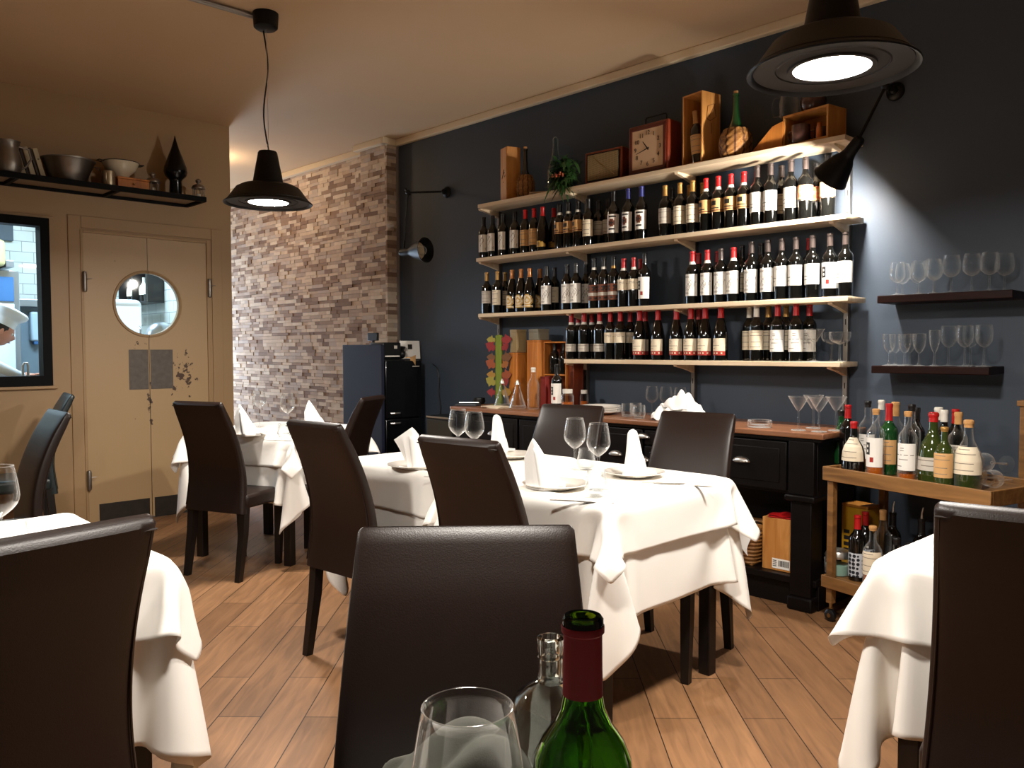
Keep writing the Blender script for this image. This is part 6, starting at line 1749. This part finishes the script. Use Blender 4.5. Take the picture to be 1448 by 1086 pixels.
for q in (1, -1):       # hands with fingers, resting on the counter edge
    mb = MB(); base = Vector((q * .155, .455, 1.072))
    mb.sphere(base + Vector((0, .03, 0)), .036, skin_m, 14, 10, (.9, 1.15, .45))
    for k in range(4):
        s0 = base + Vector(((k - 1.5) * .017, .06, .002)); ln = (.052, .062, .058, .046)[k]
        mb.tube([s0, s0 + Vector((0, ln * .5, .006)), s0 + Vector((0, ln * .85, -.006)), s0 + Vector((0, ln, -.018))], [.0085, .008, .0072, .005], skin_m, 8)
    mb.tube([base + Vector((-q * .028, .015, 0)), base + Vector((-q * .05, .04, 0)), base + Vector((-q * .052, .065, -.008))], [.011, .0095, .006], skin_m, 8)
    mb.build('hand', t, smooth=180)
HR = Matrix.Translation((0, .32, HZ)) @ Matrix.Rotation(R(-28), 4, 'X')
mb = MB()
vs = mb.sphere((0, 0, 0), .1, skin_m, 32, 24, (.78, .95, 1.18))
for v in vs:
    x, y, z = v.co
    if y > .03:
        nose = math.exp(-((x / .014) ** 2 + ((z + .012) / .026) ** 2)); v.co.y += .028 * nose
        v.co.y += .006 * math.exp(-((x / .022) ** 2 + ((z + .052) / .010) ** 2)); v.co.y += .010 * math.exp(-((x / .02) ** 2 + ((z + .086) / .018) ** 2))
        v.co.y -= .010 * (math.exp(-(((x - .032) / .014) ** 2 + ((z - .012) / .012) ** 2)) + math.exp(-(((x + .032) / .014) ** 2 + ((z - .012) / .012) ** 2)))
        v.co.y += .005 * math.exp(-((z - .034) / .010) ** 2) * (abs(x) < .055)
    if z < -.03: v.co.x *= 1 - .28 * min(1, (-z - .03) / .09)
h = mb.build('head', t, smooth=180); h.matrix_local = HR
mb = MB()
for q in (-1, 1):
    mb.sphere((q * .032, .078, .012), .012, M['white_paper'], 12, 8); mb.sphere((q * .032, .0885, .010), .005, M['ink'], 8, 6)
mb.build('eyes', h, smooth=180)
mb = MB(); mb.tube([(-.022, .092, -.056), (-.008, .100, -.052), (.008, .100, -.052), (.022, .092, -.056)], .004, mat('lips', srgb(160, 84, 76), .5), 8); mb.build('mouth', h)
mb = MB()
for q in (-1, 1): mb.sphere((q * .078, -.004, -.006), .022, skin_m, 12, 8, (.35, .7, 1.3))
mb.build('ears', h, smooth=180)
mb = MB(); vs = mb.sphere((0, -.012, .022), .1, mat('dark_hair', srgb(40, 28, 22), .6), 24, 16, (.82, .93, 1.08))
bmesh.ops.delete(mb.bm, geom=[v for v in vs if v.co.y > .045 and v.co.z < .075 or v.co.z < -.05], context='VERTS'); mb.build('hair', h)
mb = MB()
def toque(u, v):
    a = 2 * PI * u
    if v < .4: r = .086 + .006 * v; z = .048 + .10 * v / .4 * .6
    else:
        w = (v - .4) / .6; r = .088 + .045 * math.sin(PI * min(1, w * 1.15)) * (1 + .06 * math.sin(9 * a)); r *= (1 - .98 * max(0, (w - .72) / .28) ** 1.6); z = .108 + .085 * math.sin(PI / 2 * min(1, w * 1.25)) - .012 * max(0, w - .8)
    return Vector((r * math.cos(a) * .95, r * math.sin(a) * 1.05 - .008, z))
mb.grid(toque, 48, 26, mat('cook_hat', srgb(240, 244, 248), .85), closed_u=True); mb.build('cook_hat', h, smooth=180)

# ------------------------------------------------------------------ foreground: the viewer's own table
FT = Matrix.Rotation(0, 4, 'Z')
t = thing('dining_table', 'dining table nearest the viewer carrying the green bottle', 'table', (-.27, .25, 0), 0, 'dining tables')
FTZ = .75
mb = MB(); mb.box(-.42, .42, -.42, .42, FTZ - .03, FTZ, M['dark_wood'], .008); mb.build('table_top', t)
for sx in (-.38, .38):
    for sy in (-.38, .38):
        mb = MB(); mb.box(sx - .025, sx + .025, sy - .025, sy + .025, 0, FTZ - .0305, M['dark_wood'], .004); mb.build('leg', t)
mb = MB()
def ftc(u, v):
    a = (u * 2 - 1) * .60; b = (v * 2 - 1) * .60; L_ = .423
    x = max(-L_, min(L_, a)); y = max(-L_, min(L_, b)); ex, ey = abs(a) - L_, abs(b) - L_
    dz = max(0, ex, ey)
    return Vector((x + math.copysign(.012, a) * (ex > 0), y + math.copysign(.012, b) * (ey > 0), FTZ + .002 - dz))
mb.grid(ftc, 48, 48, M['cloth']); o = mb.build('tablecloth', None, (-.27, .25, 0), fix=False); tag(o, 'white cloth on the table nearest the viewer', 'tablecloth', 'white top cloths')
FZ = FTZ + .0035
# green wine bottle, empty of its cork
p = at_d(824, 1000, .615)
GG = solid_glass('clear_green_glass', (.15, .40, .02, 1))
t = thing('wine_bottle', 'open green wine bottle with dark red neck foil in the foreground', 'bottle', (p.x, p.y, FZ))
hb = at_d(824, 868, .615).z - FZ
k = hb / .30
mb = MB()
outer = [(0, 0), (.033, 0), (.0365, .004), (.0375, .02), (.0378, .185), (.0365, .198), (.031, .210), (.022, .222), (.0168, .233), (.0148, .245), (.0138, .288), (.0155, .2895), (.0155, .298), (.0138, .30)]
inner = [(.0098, .30), (.0098, .25), (.012, .236), (.018, .222), (.028, .209), (.0335, .197), (.0345, .185), (.0345, .03), (.02, .012), (0, .02)]
mb.lathe([(r, z * k) for r, z in outer + inner], GG, 48, cap0=False, cap1=False); mb.build('glass_body', t)
mb = MB(); mb.lathe([(r + .0006, z * k) for r, z in [(.0148, .2435), (.0142, .262), (.0140, .287), (.0156, .2885), (.0157, .2925), (.0154, .2935)]], mat('dark_red_foil', srgb(92, 12, 14), .55, spec=.15), 40, cap0=False, cap1=False); mb.build('neck_foil', t)
mb = MB(); mb.lathe([(0, .021 * k), (.02, .013 * k), (.0343, .031 * k), (.0343, .11 * k), (0, .11 * k)], mat('red_wine', srgb(40, 6, 10), .1), 40); mb.build('wine', t)
# clear round flask
p = at_d(779, 960, .86)
hc = at_d(779, 899, .86).z - FZ
CG = solid_glass('clear_bottle_glass', (.93, .97, .93, 1))
t = thing('glass_flask', 'clear round-shouldered glass bottle with screw neck behind the green bottle', 'bottle', (p.x, p.y, FZ))
o_ = [(0, 0), (.035, 0), (.045, .006), (.0475, .10), (.0472, .118), (.044, .134), (.037, .147), (.026, .156), (.0145, .162), (.0125, .172), (.0125, .186), (.0145, .188), (.0135, .191), (.0145, .195), (.0135, .199), (.0145, .203), (.0145, .207), (.012, .208)]
i_ = [(.0098, .208), (.0098, .168), (.011, .163), (.023, .154), (.034, .145), (.041, .132), (.0442, .117), (.0445, .10), (.043, .012), (0, .010)]
k = hc / .208
mb = MB(); mb.lathe([(r, z * k) for r, z in o_ + i_], CG, 48, cap0=False, cap1=False); mb.build('flask_body', t)
# near wine glass
p = at_d(661, 1010, .60); hg = at_d(661, 1000, .60).z - FZ
FGL = stem_parts(hg, .043, .0335, .115)
wine_glass((p.x, p.y, FZ), 'large wine glass in the foreground before the grey cloth', FGL)
# grey-green napkin bunched up
p = at_d(640, 1090, .76)
def bunch(u, v):
    a = u * 2 - 1; b = v * 2 - 1; rr = max(abs(a), abs(b))
    h = .150 * (1 - rr ** 6) * (.92 + .10 * math.sin(2.6 * a + 1.0)) + .010 * math.sin(3.6 * a + 2.2 * b) * (1 - rr * .4) + .012 * abs(math.sin(2.6 * b - 2.9 * a + .5)) - .008
    return Vector((a * .092 * (1 + .1 * math.sin(3 * b)), b * .06, max(.002, h)))
mb = MB(); mb.grid(bunch, 60, 40, mat('grey_green_linen', srgb(60, 60, 50), .85, bump=.1, bscale=700))
o = mb.build('napkin', None, (p.x, p.y, FZ), (0, 0, R(45)), smooth=180, fix=False); tag(o, 'bunched grey-green napkin lying behind the foreground wine glass', 'napkin')
# dark jacket at the lower left corner
p = at_d(12, 1100, .95)
def jk(u, v):
    a = 2 * PI * u; r = (.17 + .025 * math.sin(3 * a + 2)) * math.sin(PI / 2 * (1 - v) ** .5 + .0) if v > 0 else .195
    r = .19 * (1 - v ** 3.0) ** .5 * (1 + .07 * math.sin(4 * a + 3 * v) + .04 * math.sin(9 * a))
    return Vector((r * math.cos(a), r * math.sin(a), .83 * v ** .75 * (1 + 0)))
mb = MB(); mb.grid(jk, 60, 30, mat('black_wool', srgb(20, 17, 18), .95, sheen=.2), closed_u=True)
top = at_d(12, 1052, .95).z
o = mb.build('jacket', None, (p.x - .02, p.y - .09, 0), (0, 0, 0), smooth=180); o.scale = (1, 1, top / .83); tag(o, 'dark jacket heaped at the lower left corner', 'jacket')
